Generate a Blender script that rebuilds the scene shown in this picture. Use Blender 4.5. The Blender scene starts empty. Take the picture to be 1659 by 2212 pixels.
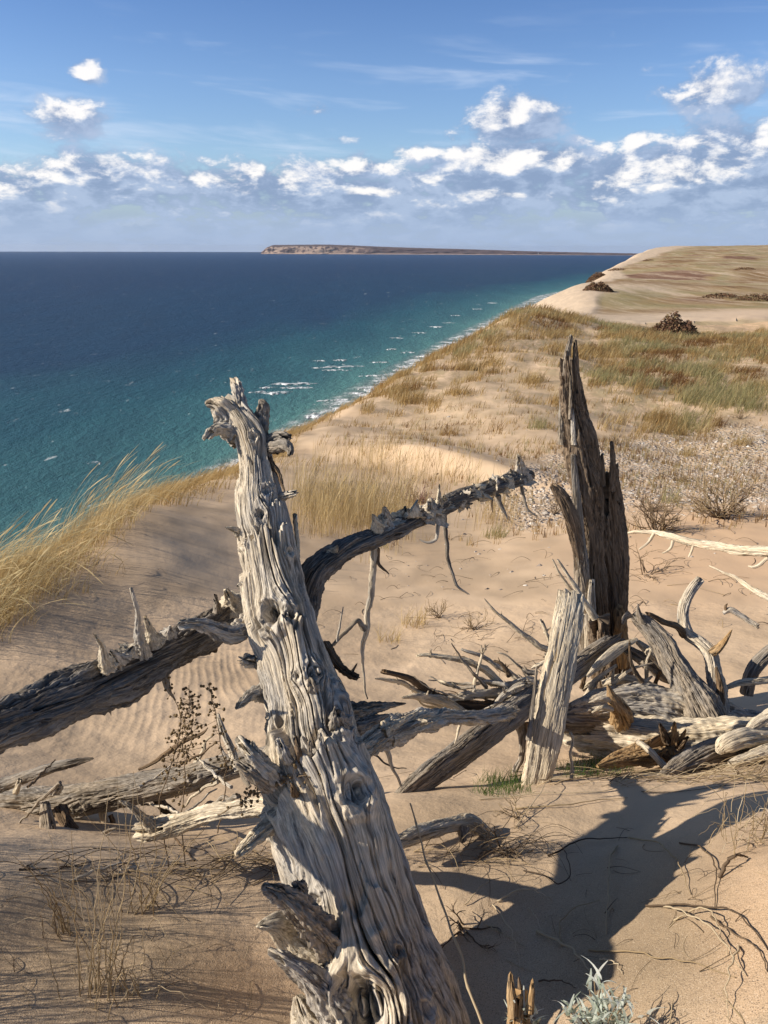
import bpy, math, random
import numpy as np
from mathutils import Vector
PI = math.pi
R_ = math.radians
rng = np.random.default_rng(7)
C = bpy.context.scene.collection
SC = bpy.context.scene

# ------------------------------------------------------------------ camera frame (the eye is the origin, y is forward, the lake lies 118 m below)
FPX = 1703.0
PITCH = math.atan((1106 - 534.5) / FPX)
ROLL = 0.0035
fwd = np.array([0, math.cos(PITCH), -math.sin(PITCH)])
up0 = np.array([0, math.sin(PITCH), math.cos(PITCH)])
rt0 = np.array([1.0, 0, 0])
RT = math.cos(ROLL) * rt0 + math.sin(ROLL) * up0
UP = -math.sin(ROLL) * rt0 + math.cos(ROLL) * up0

def ray(u, v):
    return fwd + (u - 829.5) / FPX * RT + (1106 - v) / FPX * UP

DIST = 1.0
def P(u, v, Y):
    d = ray(u, v)
    return d * (Y * DIST / d[1])

def depth(p):
    return float(np.dot(p, fwd))

def proj(x, y, z):
    p = np.stack([x, y, z], -1)
    d = np.maximum(p @ fwd, 1e-3)
    return 829.5 + FPX * (p @ RT) / d, 1106 - FPX * (p @ UP) / d

cam = bpy.data.cameras.new('camera')
cam.sensor_fit = 'VERTICAL'; cam.sensor_height = 36; cam.sensor_width = 27
cam.lens = FPX / 2212 * 36
cam.clip_start = 0.02; cam.clip_end = 200000
co = bpy.data.objects.new('camera', cam); C.objects.link(co)
from mathutils import Matrix
M = Matrix((RT, UP, -fwd)).transposed()
co.rotation_euler = M.to_euler()
SC.camera = co

# ------------------------------------------------------------------ noise
_perm = np.random.default_rng(11).permutation(512).astype(np.int64)
_grad = np.random.default_rng(12).normal(size=(512, 3)); _grad /= np.linalg.norm(_grad, axis=1)[:, None]

def noise(x, y, z, seed=0):
    x = np.asarray(x, float) + seed * 17.31; y = np.asarray(y, float) + seed * 5.77; z = np.asarray(z, float) - seed * 9.13
    x, y, z = np.broadcast_arrays(x, y, z)
    xi = np.floor(x).astype(np.int64); yi = np.floor(y).astype(np.int64); zi = np.floor(z).astype(np.int64)
    xf = x - xi; yf = y - yi; zf = z - zi
    w = [t * t * t * (t * (t * 6 - 15) + 10) for t in (xf, yf, zf)]
    out = 0
    for a in (0, 1):
        pa = _perm[(xi + a) & 511]
        wa = w[0] if a else 1 - w[0]
        for b in (0, 1):
            pb = _perm[(pa + yi + b) & 511]
            wb = wa * (w[1] if b else 1 - w[1])
            for c in (0, 1):
                h = _perm[(pb + zi + c) & 511]
                g = _grad[h]
                out = out + wb * (w[2] if c else 1 - w[2]) * (g[..., 0] * (xf - a) + g[..., 1] * (yf - b) + g[..., 2] * (zf - c))
    return out * 1.6

def fbm(x, y, z, oct=4, seed=0):
    s = 0; a = 1; f = 1; t = 0
    for i in range(oct):
        s = s + a * noise(np.asarray(x) * f, np.asarray(y) * f, np.asarray(z) * f, seed + i); t += a; a *= .5; f *= 2.03
    return s / t

def sstep(a, b, x):
    t = np.clip((x - a) / (b - a), 0, 1)
    return t * t * (3 - 2 * t)

def blob(u, v, cu, cv, ru, rv):
    return np.exp(-(((u - cu) / ru) ** 2 + ((v - cv) / rv) ** 2))

# ------------------------------------------------------------------ mesh helpers
def mesh_obj(name, V, F, mat, parent=None, smooth=True, attrs=None, quads=True):
    """V (n,3), F (m,k) int array"""
    me = bpy.data.meshes.new(name)
    V = np.ascontiguousarray(V, dtype=np.float32)
    me.vertices.add(len(V)); me.vertices.foreach_set('co', V.ravel())
    if isinstance(F, list):
        loops = np.concatenate([f.ravel() for f in F]); tot = np.concatenate([np.full(len(f), f.shape[1]) for f in F])
    else:
        loops = F.ravel(); tot = np.full(len(F), F.shape[1])
    start = np.concatenate([[0], np.cumsum(tot)[:-1]])
    me.loops.add(len(loops)); me.loops.foreach_set('vertex_index', loops.astype(np.int32))
    me.polygons.add(len(tot)); me.polygons.foreach_set('loop_start', start.astype(np.int32))
    try: me.polygons.foreach_set('loop_total', tot.astype(np.int32))
    except Exception: pass
    me.update(calc_edges=True)
    me.polygons.foreach_set('use_smooth', np.full(len(tot), smooth))
    for k, a in (attrs or {}).items():
        a = np.asarray(a, dtype=np.float32)
        if a.ndim == 1:
            at = me.attributes.new(k, 'FLOAT', 'POINT'); at.data.foreach_set('value', a)
        else:
            at = me.attributes.new(k, 'FLOAT_VECTOR', 'POINT'); at.data.foreach_set('vector', np.ascontiguousarray(a).ravel())
    me.materials.append(mat)
    o = bpy.data.objects.new(name, me); C.objects.link(o)
    if parent is not None: o.parent = parent
    return o

def tag(o, label=None, cat=None, group=None, kind=None):
    if label: o['label'] = label
    if cat: o['category'] = cat
    if group: o['group'] = group
    if kind: o['kind'] = kind
    return o

def thing(name, loc, label, cat, group=None):
    o = bpy.data.objects.new(name, None); C.objects.link(o)
    o.location = Vector([float(t) for t in loc]); o.empty_display_size = .1
    return tag(o, label, cat, group)

def local(V, parent):
    return V if parent is None else V - np.array(root_loc(parent))[None]

def root_loc(o):
    l = Vector((0, 0, 0))
    while o is not None:
        l = l + o.location; o = o.parent
    return l

def grid_faces(nr, nc, wrap=False):
    i = np.arange(nr - 1)[:, None]; j = np.arange(nc if wrap else nc - 1)[None]
    j2 = (j + 1) % nc
    a = i * nc + j; b = i * nc + j2; c = (i + 1) * nc + j2; d = (i + 1) * nc + j
    return np.stack([a, b, c, d], -1).reshape(-1, 4)

# ------------------------------------------------------------------ terrain
COLS = {
 -.75: [(.3,-1.55),(1.2,-1.55),(1.85,-1.62),(2.5,-1.95),(3.2,-2.15),(4,-2.35),(4.7,-2.4),(5.2,-2.4),(6.4,-2.5),(10,-3.1),(20,-4),(40,-4.5)],
 -.50: [(.3,-1.52),(1.2,-1.58),(1.85,-1.67),(2.5,-2.05),(3.2,-2.32),(4,-2.5),(4.7,-2.58),(5.2,-2.56),(5.8,-2.54),(6.4,-2.62),(8,-2.9),(12,-3.4),(20,-4.2),(40,-4.5)],
 -.34: [(.3,-1.5),(1.2,-1.56),(1.85,-1.69),(2.1,-1.85),(2.5,-2.1),(3.2,-2.35),(3.9,-2.53),(4.8,-2.74),(5.3,-2.82),(6.2,-2.78),(7.2,-2.62),(8.2,-2.66),(10.5,-3.12),(14,-3.7),(20,-4.3),(40,-4.5)],
 -.18: [(.3,-1.5),(1.2,-1.56),(1.9,-1.72),(2.4,-2.02),(3.2,-2.28),(4.5,-2.68),(5.5,-2.9),(7,-3.15),(9,-3.15),(11,-3.3),(14,-3.75),(20,-4.45),(40,-4.6)],
 0.0: [(.3,-1.5),(1.2,-1.56),(1.9,-1.7),(2.3,-1.8),(2.6,-2.02),(3.2,-2.28),(4.5,-2.68),(5.5,-2.9),(7,-3.15),(9,-3.45),(11,-3.6),(14,-3.85),(17,-4.1),(22,-4.3),(28,-4.2),(36,-4.0),(50,-5)],
 .15: [(.3,-1.45),(1.2,-1.54),(1.8,-1.68),(2.3,-1.79),(2.6,-2.0),(3.2,-2.28),(4.5,-2.66),(5.5,-2.87),(7,-3.15),(9,-3.45),(11,-3.65),(15,-3.95),(20,-4.15),(26,-3.95),(32,-3.5),(38,-2.75),(42,-2.3),(47,-3.2),(60,-4.7),(150,-8.5),(1200,-25)],
 .28: [(.3,-1.42),(1.2,-1.52),(1.8,-1.66),(2.35,-1.79),(2.6,-1.98),(2.9,-2.15),(3.2,-2.24),(4,-2.45),(5.2,-2.7),(7,-3.05),(9,-3.3),(11,-3.5),(15,-3.85),(20,-4.05),(26,-3.95),(32,-3.65),(37,-3.6),(41,-3.85),(50,-5.0),(100,-7),(200,-8.6),(400,-11),(700,-8),(1100,-4),(1500,1),(2500,5)],
 .40: [(.3,-1.36),(1.2,-1.46),(1.6,-1.58),(2.4,-1.8),(2.7,-2.02),(3.2,-2.22),(4,-2.42),(5.2,-2.66),(7,-2.95),(9,-3.2),(11,-3.45),(15,-3.85),(20,-4.05),(26,-3.9),(31,-3.6),(35,-3.6),(45,-4.8),(60,-5.3),(100,-6.5),(200,-8.6),(400,-9.6),(700,-6),(1200,2),(2500,6)],
 .52: [(.3,-1.2),(1.1,-1.34),(1.5,-1.42),(1.9,-1.55),(2.4,-1.8),(2.7,-2.0),(3.2,-2.18),(4,-2.36),(5.2,-2.6),(7,-2.9),(9,-3.15),(11,-3.4),(15,-3.8),(20,-3.95),(25,-3.75),(29,-3.65),(33,-3.9),(45,-4.6),(60,-5.0),(100,-6.3),(200,-8),(400,-8.6),(700,-3.5),(1200,5.5),(2500,11)],
 .75: [(.3,-1.1),(1.1,-1.2),(1.5,-1.3),(1.9,-1.5),(2.4,-1.75),(3.2,-2.0),(4,-2.2),(5.2,-2.45),(7,-2.8),(11,-3.3),(20,-3.8),(30,-3.6),(45,-4.6),(60,-5.0),(100,-6.3),(200,-8),(400,-7),(700,2),(1200,12),(2500,15)],
}
LG = np.linspace(math.log(.3), math.log(2500), 260)
CK = np.array(sorted(COLS))
TAB = []
for k in CK:
    pr = np.array(COLS[k]); t = np.interp(LG, np.log(pr[:, 0]), pr[:, 1])
    ker = np.exp(-np.linspace(-2, 2, 7) ** 2); ker /= ker.sum()
    TAB.append(np.convolve(np.pad(t, 3, mode='edge'), ker, mode='valid'))
CF = np.linspace(-.75, .75, 121)
TAB = np.array(TAB)
TABF = np.stack([np.interp(CF, CK, TAB[:, j]) for j in range(TAB.shape[1])], 1)
ker = np.exp(-np.linspace(-2, 2, 21) ** 2); ker /= ker.sum()
TABF = np.stack([np.convolve(np.pad(TABF[:, j], 10, mode='edge'), ker, mode='valid') for j in range(TABF.shape[1])], 1)

EDGE = np.array([(-3.6,-50),(-3.6,0),(-3.4,4),(-3.15,6.3),(-3.05,8),(-2.97,10.5),(-2.6,14),(-2.3,20),(.5,28),(4.4,36),(7.2,42),(15,70),(28,120),(44,200),(85,330),(135,500),(345,1100),(700,2100),(3000,7000)])
def edge_x(y):
    return np.interp(y, EDGE[:, 1], EDGE[:, 0])

def height(x, y, detail=True):
    x = np.asarray(x, float); y = np.asarray(y, float)
    r = np.hypot(x, y) + 1e-6
    Yp = np.maximum(y, r * .8)
    c = np.clip(x / np.maximum(Yp, 1e-6), -.75, .75)
    fi = (c + .75) / 1.5 * 120; lj = np.clip((np.log(np.maximum(Yp, .3)) - LG[0]) / (LG[1] - LG[0]), 0, 258.999)
    i0 = np.clip(np.floor(fi).astype(int), 0, 119); j0 = np.floor(lj).astype(int)
    a = fi - i0; b = lj - j0
    z = (TABF[i0, j0] * (1 - a) + TABF[i0 + 1, j0] * a) * (1 - b) + (TABF[i0, j0 + 1] * (1 - a) + TABF[i0 + 1, j0 + 1] * a) * b
    s = np.clip(r, .5, 60)
    if detail:
        z = z + .012 * noise(x / .35, y / .35, 0, 1) * sstep(.3, 1.2, r) + .035 * s / 6 * noise(x / (.25 * s ** .9 + .4), y / (.25 * s ** .9 + .4), 0.5, 2) * sstep(2, 5, r)
        z = z + .006 * noise(x / .12, y / .12, 0, 3) * (1 - sstep(4, 9, r)) 
        z = z + sstep(60, 200, r) * (3.0 * noise(x / 90, y / 90, 0, 4) + 1.0 * noise(x / 28, y / 28, 0, 5)) * .7
        z = z + sstep(12, 20, r) * (1 - sstep(60, 90, r)) * (.22 * noise(x / 3.4, y / 3.4, 0, 8) + .1 * noise(x / 1.3, y / 1.3, 0, 9))
        # slip-face ridge in the middle distance
        t = (x + .5) / 3.6
        yr = 15.5 - 3.8 * np.clip(t, -.3, 1.3); d = yr - y
        z = z + .42 * np.exp(-((t - .35) / .5) ** 2) * np.where(d > 0, np.exp(-(d / .55) ** 2), np.exp(-(d / 2.4) ** 2))
        # rounded mound under the leaning trunk and tuft humps
        for (cx, cy, h, w) in ((-1.0, 1.55, .07, .28), (-.55, 1.35, .05, .2), (.95, 1.3, .05, .3), (1.15, 1.05, .08, .35), (.05, 1.2, -.10, .3), (-.75, 1.1, .05, .2)):
            z = z + h * np.exp(-((x - cx) ** 2 + (y - cy) ** 2) / w ** 2)
    ex = edge_x(y)
    sl = (x - ex)
    g = sstep(30, 300, y)
    sl = sl * (1 - .12 * g) + np.where(r > 40, noise(x / 80, y / 80, 0, 6) * 2.5 * g, 0)
    bl = -2.3 - .1 * np.clip(y - 6, 0, 12) * 0 + z * 0
    # bluff plane hangs from the plateau height at the edge
    bluff = z + .05 + np.minimum(sl, 0) * .70 + np.where(sl > 0, sl * .9, 0)
    k = .04 + .006 * np.clip(r, 0, 200)
    m = np.minimum(z, bluff); h2 = np.clip(1 - np.abs(z - bluff) / (4 * k), 0, 1)
    z = m - k * h2 ** 2
    return np.maximum(z, -126.0)

def ground_z(x, y):
    return float(height(np.array([x]), np.array([y]))[0])

def G(u, v, lift=0.0, far=400):
    """where the ray through a pixel meets the ground"""
    d = ray(u, v)
    t = np.exp(np.linspace(math.log(.5), math.log(far), 1500))
    p = d[None] * t[:, None]
    h = height(p[:, 0], p[:, 1])
    below = np.nonzero(p[:, 2] < h)[0]
    if not len(below): return None
    i = below[0]
    if i > 0:
        a0 = p[i - 1, 2] - h[i - 1]; a1 = p[i, 2] - h[i]
        w = a0 / (a0 - a1); q = p[i - 1] * (1 - w) + p[i] * w
    else: q = p[i]
    q = q.copy(); q[2] = ground_z(q[0], q[1]) + lift
    return q
# ------------------------------------------------------------------ node helpers
class NT:
    def __init__(s, tree): s.t = tree; s.L = tree.links
    def add(s, typ, ins=None, **props):
        n = s.t.nodes.new(typ)
        for k, v in props.items(): setattr(n, k, v)
        for k, v in (ins or {}).items(): s.set(n.inputs[k], v)
        return n
    def set(s, sock, v):
        if isinstance(v, bpy.types.NodeSocket): s.L.new(v, sock)
        else: sock.default_value = v
    def m(s, op, a, b=0.0, c=None, clamp=False):
        n = s.t.nodes.new('ShaderNodeMath'); n.operation = op; n.use_clamp = clamp
        s.set(n.inputs[0], a); s.set(n.inputs[1], b)
        if c is not None: s.set(n.inputs[2], c)
        return n.outputs[0]
    def vm(s, op, a, b=None, sc=None):
        n = s.t.nodes.new('ShaderNodeVectorMath'); n.operation = op
        s.set(n.inputs[0], a)
        if b is not None: s.set(n.inputs[1], b)
        if sc is not None: s.set(n.inputs['Scale'], sc)
        return n.outputs['Value'] if op in ('LENGTH', 'DOT_PRODUCT') else n.outputs[0]
    def noise(s, vec, scale, detail=3, rough=.5, dist=0.0, col=False):
        n = s.add('ShaderNodeTexNoise', {'Vector': vec, 'Scale': scale, 'Detail': detail, 'Roughness': rough, 'Distortion': dist})
        return n.outputs['Color'] if col else n.outputs['Fac']
    def vor(s, vec, scale, feat='F1', out='Distance', rnd=1.0):
        n = s.add('ShaderNodeTexVoronoi', {'Vector': vec, 'Scale': scale, 'Randomness': rnd}, feature=feat)
        return n.outputs[out]
    def ramp(s, fac, stops, interp='LINEAR'):
        n = s.t.nodes.new('ShaderNodeValToRGB'); s.set(n.inputs[0], fac); r = n.color_ramp; r.interpolation = interp
        while len(r.elements) < len(stops): r.elements.new(.5)
        for e, (p, c) in zip(r.elements, stops):
            e.position = p; e.color = (c, c, c, 1) if not isinstance(c, (tuple, list)) else (*c, 1)
        return n.outputs[0]
    def mix(s, f, a, b, typ='MIX'):
        n = s.t.nodes.new('ShaderNodeMix'); n.data_type = 'RGBA'; n.blend_type = typ
        s.set(n.inputs[0], f)
        for k, v in ((6, a), (7, b)):
            if isinstance(v, tuple): v = (*v, 1)
            s.set(n.inputs[k], v)
        return n.outputs[2]
    def sep(s, v):
        n = s.add('ShaderNodeSeparateXYZ', {0: v}); return n.outputs
    def comb(s, x, y, z):
        return s.add('ShaderNodeCombineXYZ', {0: x, 1: y, 2: z}).outputs[0]
    def ss(s, x, a, b):
        n = s.add('ShaderNodeMapRange', {0: x, 1: a, 2: b, 3: 0.0, 4: 1.0}, interpolation_type='SMOOTHSTEP'); return n.outputs[0]
    def attr(s, name, vec=False):
        n = s.add('ShaderNodeAttribute', attribute_name=name); return n.outputs['Vector' if vec else 'Fac']

def new_mat(name):
    m = bpy.data.materials.new(name); m.use_nodes = True
    t = m.node_tree; t.nodes.clear(); n = NT(t)
    out = n.add('ShaderNodeOutputMaterial'); b = n.add('ShaderNodeBsdfPrincipled')
    t.links.new(b.outputs[0], out.inputs[0])
    return m, n, b

def simple(name, col, rough=.8, var=.25, scale=30, spec=.3):
    m, n, b = new_mat(name)
    co_ = n.add('ShaderNodeTexCoord').outputs['Object']
    f = n.noise(co_, scale, 4, .6)
    c1 = tuple(c * (1 - var) for c in col); c2 = tuple(min(1, c * (1 + var)) for c in col)
    n.set(b.inputs['Base Color'], n.ramp(f, [(.3, c1), (.7, c2)]))
    b.inputs['Roughness'].default_value = rough; b.inputs['Specular IOR Level'].default_value = spec
    return m

# ------------------------------------------------------------------ sun and sky
SUN_EL = R_(28); SUN_AZ_F = R_(5)          # light travels towards +x and a little forward
sd = np.array([math.cos(SUN_EL) * math.cos(SUN_AZ_F), math.cos(SUN_EL) * math.sin(SUN_AZ_F), -math.sin(SUN_EL)])
sl = bpy.data.lights.new('sun', 'SUN'); sl.energy = 5.4; sl.angle = R_(.55); sl.color = (1, .90, .76)
so = bpy.data.objects.new('sun', sl); C.objects.link(so)
so.rotation_euler = Vector([float(t) for t in sd]).to_track_quat('-Z', 'Y').to_euler()

w = bpy.data.worlds.new('World'); SC.world = w; w.use_nodes = True
w.node_tree.nodes.clear(); n = NT(w.node_tree)
wo = n.add('ShaderNodeOutputWorld'); bg = n.add('ShaderNodeBackground')
w.node_tree.links.new(bg.outputs[0], wo.inputs[0])
d = n.add('ShaderNodeTexCoord').outputs['Generated']
dn = n.vm('NORMALIZE', d)
X, Y_, Z = n.sep(dn)[0:3]
zc = n.m('MAXIMUM', Z, 0.004)
dc = n.vm('NORMALIZE', n.comb(X, Y_, zc))
sky = n.add('ShaderNodeTexSky', {'Vector': dc}, sky_type='NISHITA', sun_disc=False, sun_elevation=SUN_EL,
            sun_rotation=math.atan2(-sd[0], -sd[1]), air_density=1.0, dust_density=.35, ozone_density=2.2, altitude=150)
az = n.m('MULTIPLY', n.m('ARCTAN2', X, Y_), 180 / PI)
el = n.m('MULTIPLY', n.m('ARCSINE', Z), 180 / PI)
def cloud_density(az_, el_):
    # cumulus bank: cells shrink towards the horizon, edges get torn by fine noise
    elw = n.m('POWER', n.m('MAXIMUM', el_, .01), .75)
    vec = n.comb(n.m('MULTIPLY', az_, .115), n.m('MULTIPLY', elw, .42), 3.7)
    big = n.noise(vec, 1.0, 2, .5)
    fine = n.noise(vec, 3.2, 6, .58, .25)
    return n.m('ADD', n.m('MULTIPLY', big, .8), n.m('MULTIPLY', fine, .75)), fine
def px2ang(u, v):
    r = ray(u, v); r = r / np.linalg.norm(r)
    return math.degrees(math.atan2(r[0], r[1])), math.degrees(math.asin(r[2]))
PUFFS = [(148, 245, 80, 42, 1.1), (187, 158, 34, 30, .9), (92, 378, 52, 26, .9), (552, 380, 42, 34, 1.0), (690, 236, 70, 32, .7), (725, 300, 75, 14, .55),
         (1115, 262, 98, 50, 1.1), (1575, 205, 110, 44, .95), (1375, 312, 55, 36, 1.0), (255, 352, 90, 11, .5), (770, 365, 105, 34, 1.0), (1140, 365, 200, 50, 1.35), (900, 330, 75, 20, .8),
         (1590, 345, 150, 80, 1.35), (1480, 385, 270, 74, 1.5), (800, 415, 110, 38, 1.15), (620, 430, 300, 38, .8), (1100, 415, 180, 50, 1.15), (220, 430, 330, 36, .55), (1600, 440, 200, 30, 1.1), (980, 300, 45, 18, .45)]
def field(az_, el_):
    elw = n.m('POWER', n.m('MAXIMUM', el_, .01), .75)
    vec = n.comb(n.m('MULTIPLY', az_, .115), n.m('MULTIPLY', elw, .44), 3.7)
    big = n.noise(vec, 1.0, 1, .5)
    fine = n.noise(vec, 3.6, 7, .60, .2)
    p = n.comb(az_, el_, 0.0)
    acc = None
    for (u, v, ru, rv, s) in PUFFS:
        a0, e0 = px2ang(u, v); k = 180 / PI / FPX * 1.55
        ia, ie = 1 / (ru * k), 1 / (rv * k)
        q = n.t.nodes.new('ShaderNodeVectorMath'); q.operation = 'MULTIPLY_ADD'
        n.set(q.inputs[0], p); q.inputs[1].default_value = (ia, ie, 0); q.inputs[2].default_value = (-a0 * ia, -e0 * ie, 0)
        L = n.vm('LENGTH', q.outputs[0])
        e = n.m('MULTIPLY_ADD', L, -s, s)
        acc = e if acc is None else n.m('MAXIMUM', acc, e)
    bank = n.m('MULTIPLY', n.ss(el_, 7.4, 3.8), .74)
    acc = n.m('MAXIMUM', acc, bank)
    side = n.m('MULTIPLY', n.ss(n.m('ABSOLUTE', az_), 34, 50), n.m('MULTIPLY', n.ss(el_, 18, 6), .3))
    acc = n.m('MAXIMUM', acc, side)
    den = n.m('ADD', n.m('MULTIPLY', big, .95), n.m('MULTIPLY', fine, 1.75))
    return n.m('ADD', n.m('MULTIPLY', acc, 1.05), n.m('SUBTRACT', den, 1.35 + .45)), fine
f0, fine = field(az, el)
f1, _ = field(n.m('SUBTRACT', az, .8), n.m('ADD', el, .7))      # towards the sun: less cloud there = lit edge
alpha = n.ss(f0, -.14, .32)
lit = n.m('MULTIPLY', n.ss(n.m('SUBTRACT', f0, f1), .06, .50), n.ss(f0, -.05, .22))
lowhaze = n.ss(el, 3.6, .6)
shade = n.mix(n.ss(fine, .40, .62), (.225, .305, .47), (.37, .46, .63))
cc = n.mix(n.m('MULTIPLY', lit, n.m('SUBTRACT', 1.0, n.m('MULTIPLY', lowhaze, .85))), shade, (.90, .87, .85))
cc = n.mix(n.m('MULTIPLY', lowhaze, .85), cc, (.33, .43, .62))
alpha2 = n.m('MAXIMUM', n.m('MULTIPLY', alpha, .93), n.m('MULTIPLY', n.ss(el, 4.0, 1.0), .88))
cv = n.comb(n.m('MULTIPLY', az, .07), n.m('ADD', n.m('MULTIPLY', el, .55), n.m('MULTIPLY', az, .02)), 8.1)
ci = n.m('MULTIPLY', n.ss(n.noise(cv, 1.0, 4, .6, .4), .50, .78), n.m('MULTIPLY', n.ss(el, 15, 9.5), .55))
# Nishita radiance at strength .1; colours above are display-linear so divide by the strength
STR = .1
EXPO = 0.25
skyc = n.vm('SCALE', sky.outputs[0], sc=STR)
hs = n.add('ShaderNodeHueSaturation', {'Hue': .506, 'Saturation': 1.05, 'Value': 1.0, 'Fac': 1.0, 'Color': skyc})
skyc = hs.outputs[0]
skyc = n.mix(1.0, skyc, n.ramp(n.m('DIVIDE', el, 40.0), [(0, (.86, .95, 1.15)), (.15, (.95, 1.05, 1.22)), (.25, (.90, 1.02, 1.22)), (.36, (.74, .90, 1.15)), (.6, (.55, .62, .70)), (1, (.5, .55, .6))]), 'MULTIPLY')
allc = n.mix(ci, skyc, (.62, .70, .84))
allc = n.mix(alpha2, allc, cc)
n.set(bg.inputs[0], n.vm('SCALE', allc, sc=1 / STR)); bg.inputs[1].default_value = STR
w.cycles.sampling_method = 'MANUAL'; w.cycles.sample_map_resolution = 512

SC.view_settings.view_transform = 'Standard'; SC.view_settings.look = 'None'
SC.view_settings.exposure = EXPO; SC.view_settings.gamma = 1
SC.cycles.use_denoising = True
SC.cycles.max_bounces = 6; SC.cycles.diffuse_bounces = 2; SC.cycles.glossy_bounces = 2; SC.cycles.transparent_max_bounces = 12

# ------------------------------------------------------------------ the sand
def polar_axis():
    a = np.concatenate([np.linspace(-180, -75, 22)[:-1], np.linspace(-75, -36, 60)[:-1], np.linspace(-36, 36, 760), np.linspace(36, 75, 60)[1:], np.linspace(75, 180, 22)[1:]])
    return np.radians(a)
az_a = polar_axis()[:-1]
rr = np.concatenate([[.05, .2, .35], np.exp(np.linspace(math.log(.5), math.log(60), 820)), np.exp(np.linspace(math.log(60.8), math.log(7000), 260))])
RR, AA = np.meshgrid(rr, az_a, indexing='ij')
gx = RR * np.sin(AA); gy = RR * np.cos(AA)
gz = height(gx.ravel(), gy.ravel())
gx = gx.ravel(); gy = gy.ravel()
gu, gv = proj(gx, gy, gz)
r_ = np.hypot(gx, gy); front = gy > 1
wn = fbm(gx / 1.2, gy / 1.2, 0, 3, 21)
def zone_fields(x, y, z):
    u, v = proj(x, y, z); r = np.hypot(x, y); front = (y > 1).astype(float)
    wn = fbm(x / 1.2, y / 1.2, 0, 3, 21); wl = fbm(x / 5, y / 5, 0, 3, 22)
    grav = np.clip(blob(u, v, 1450, 1015, 260, 75) * 1.5 + blob(u, v, 1150, 1085, 120, 60) * 1.2 + blob(u, v, 1640, 1000, 200, 90) + wn * .5, 0, 1.4) * front
    grav = sstep(.35, .9, grav) * sstep(6.5, 8.5, r) * (1 - sstep(30, 45, r))
    warm = np.clip(blob(u, v, 1560, 1190, 280, 110) * 1.3 + blob(u, v, 1640, 690, 160, 40) + blob(u, v, 1640, 2000, 120, 230) * .8 + blob(u, v, 520, 2130, 150, 120) * 1.1 + wn * .3, 0, 1) * front
    # vegetation cover on the near hill
    hill = (y > 12) & (y < 60)
    veg = (blob(u, v, 1500, 760, 420, 75) * 1.1 + blob(u, v, 1180, 690, 150, 50) * 1.1 + blob(u, v, 890, 830, 110, 90) * .8 + blob(u, v, 1480, 880, 190, 70) * .7 + blob(u, v, 1250, 800, 300, 120) * .35 + wl * .5) * hill
    far = sstep(55, 110, r)
    vf = .55 * fbm(x / 45, y / 120, 0, 5, 31) + .50 + blob(u, v, 1560, 574, 250, 26) * .95 + blob(u, v, 1345, 575, 110, 18) * .6 - blob(u, v, 1640, 697, 230, 24) * 1.6 - blob(u, v, 1370, 622, 110, 12) * .35 + blob(u, v, 1470, 655, 300, 18) * .8
    ed = (x - edge_x(y)); vf = vf - (1 - sstep(0, .045 * r, ed)) * 2 * far
    veg = np.clip(veg, 0, 1) * (1 - far) + sstep(.0, .70, vf) * far
    face = sstep(0.0, -2.0, ed)
    return grav, warm, np.clip(veg, 0, 1), face
grav, warm, veg, face = zone_fields(gx, gy, gz)

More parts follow.
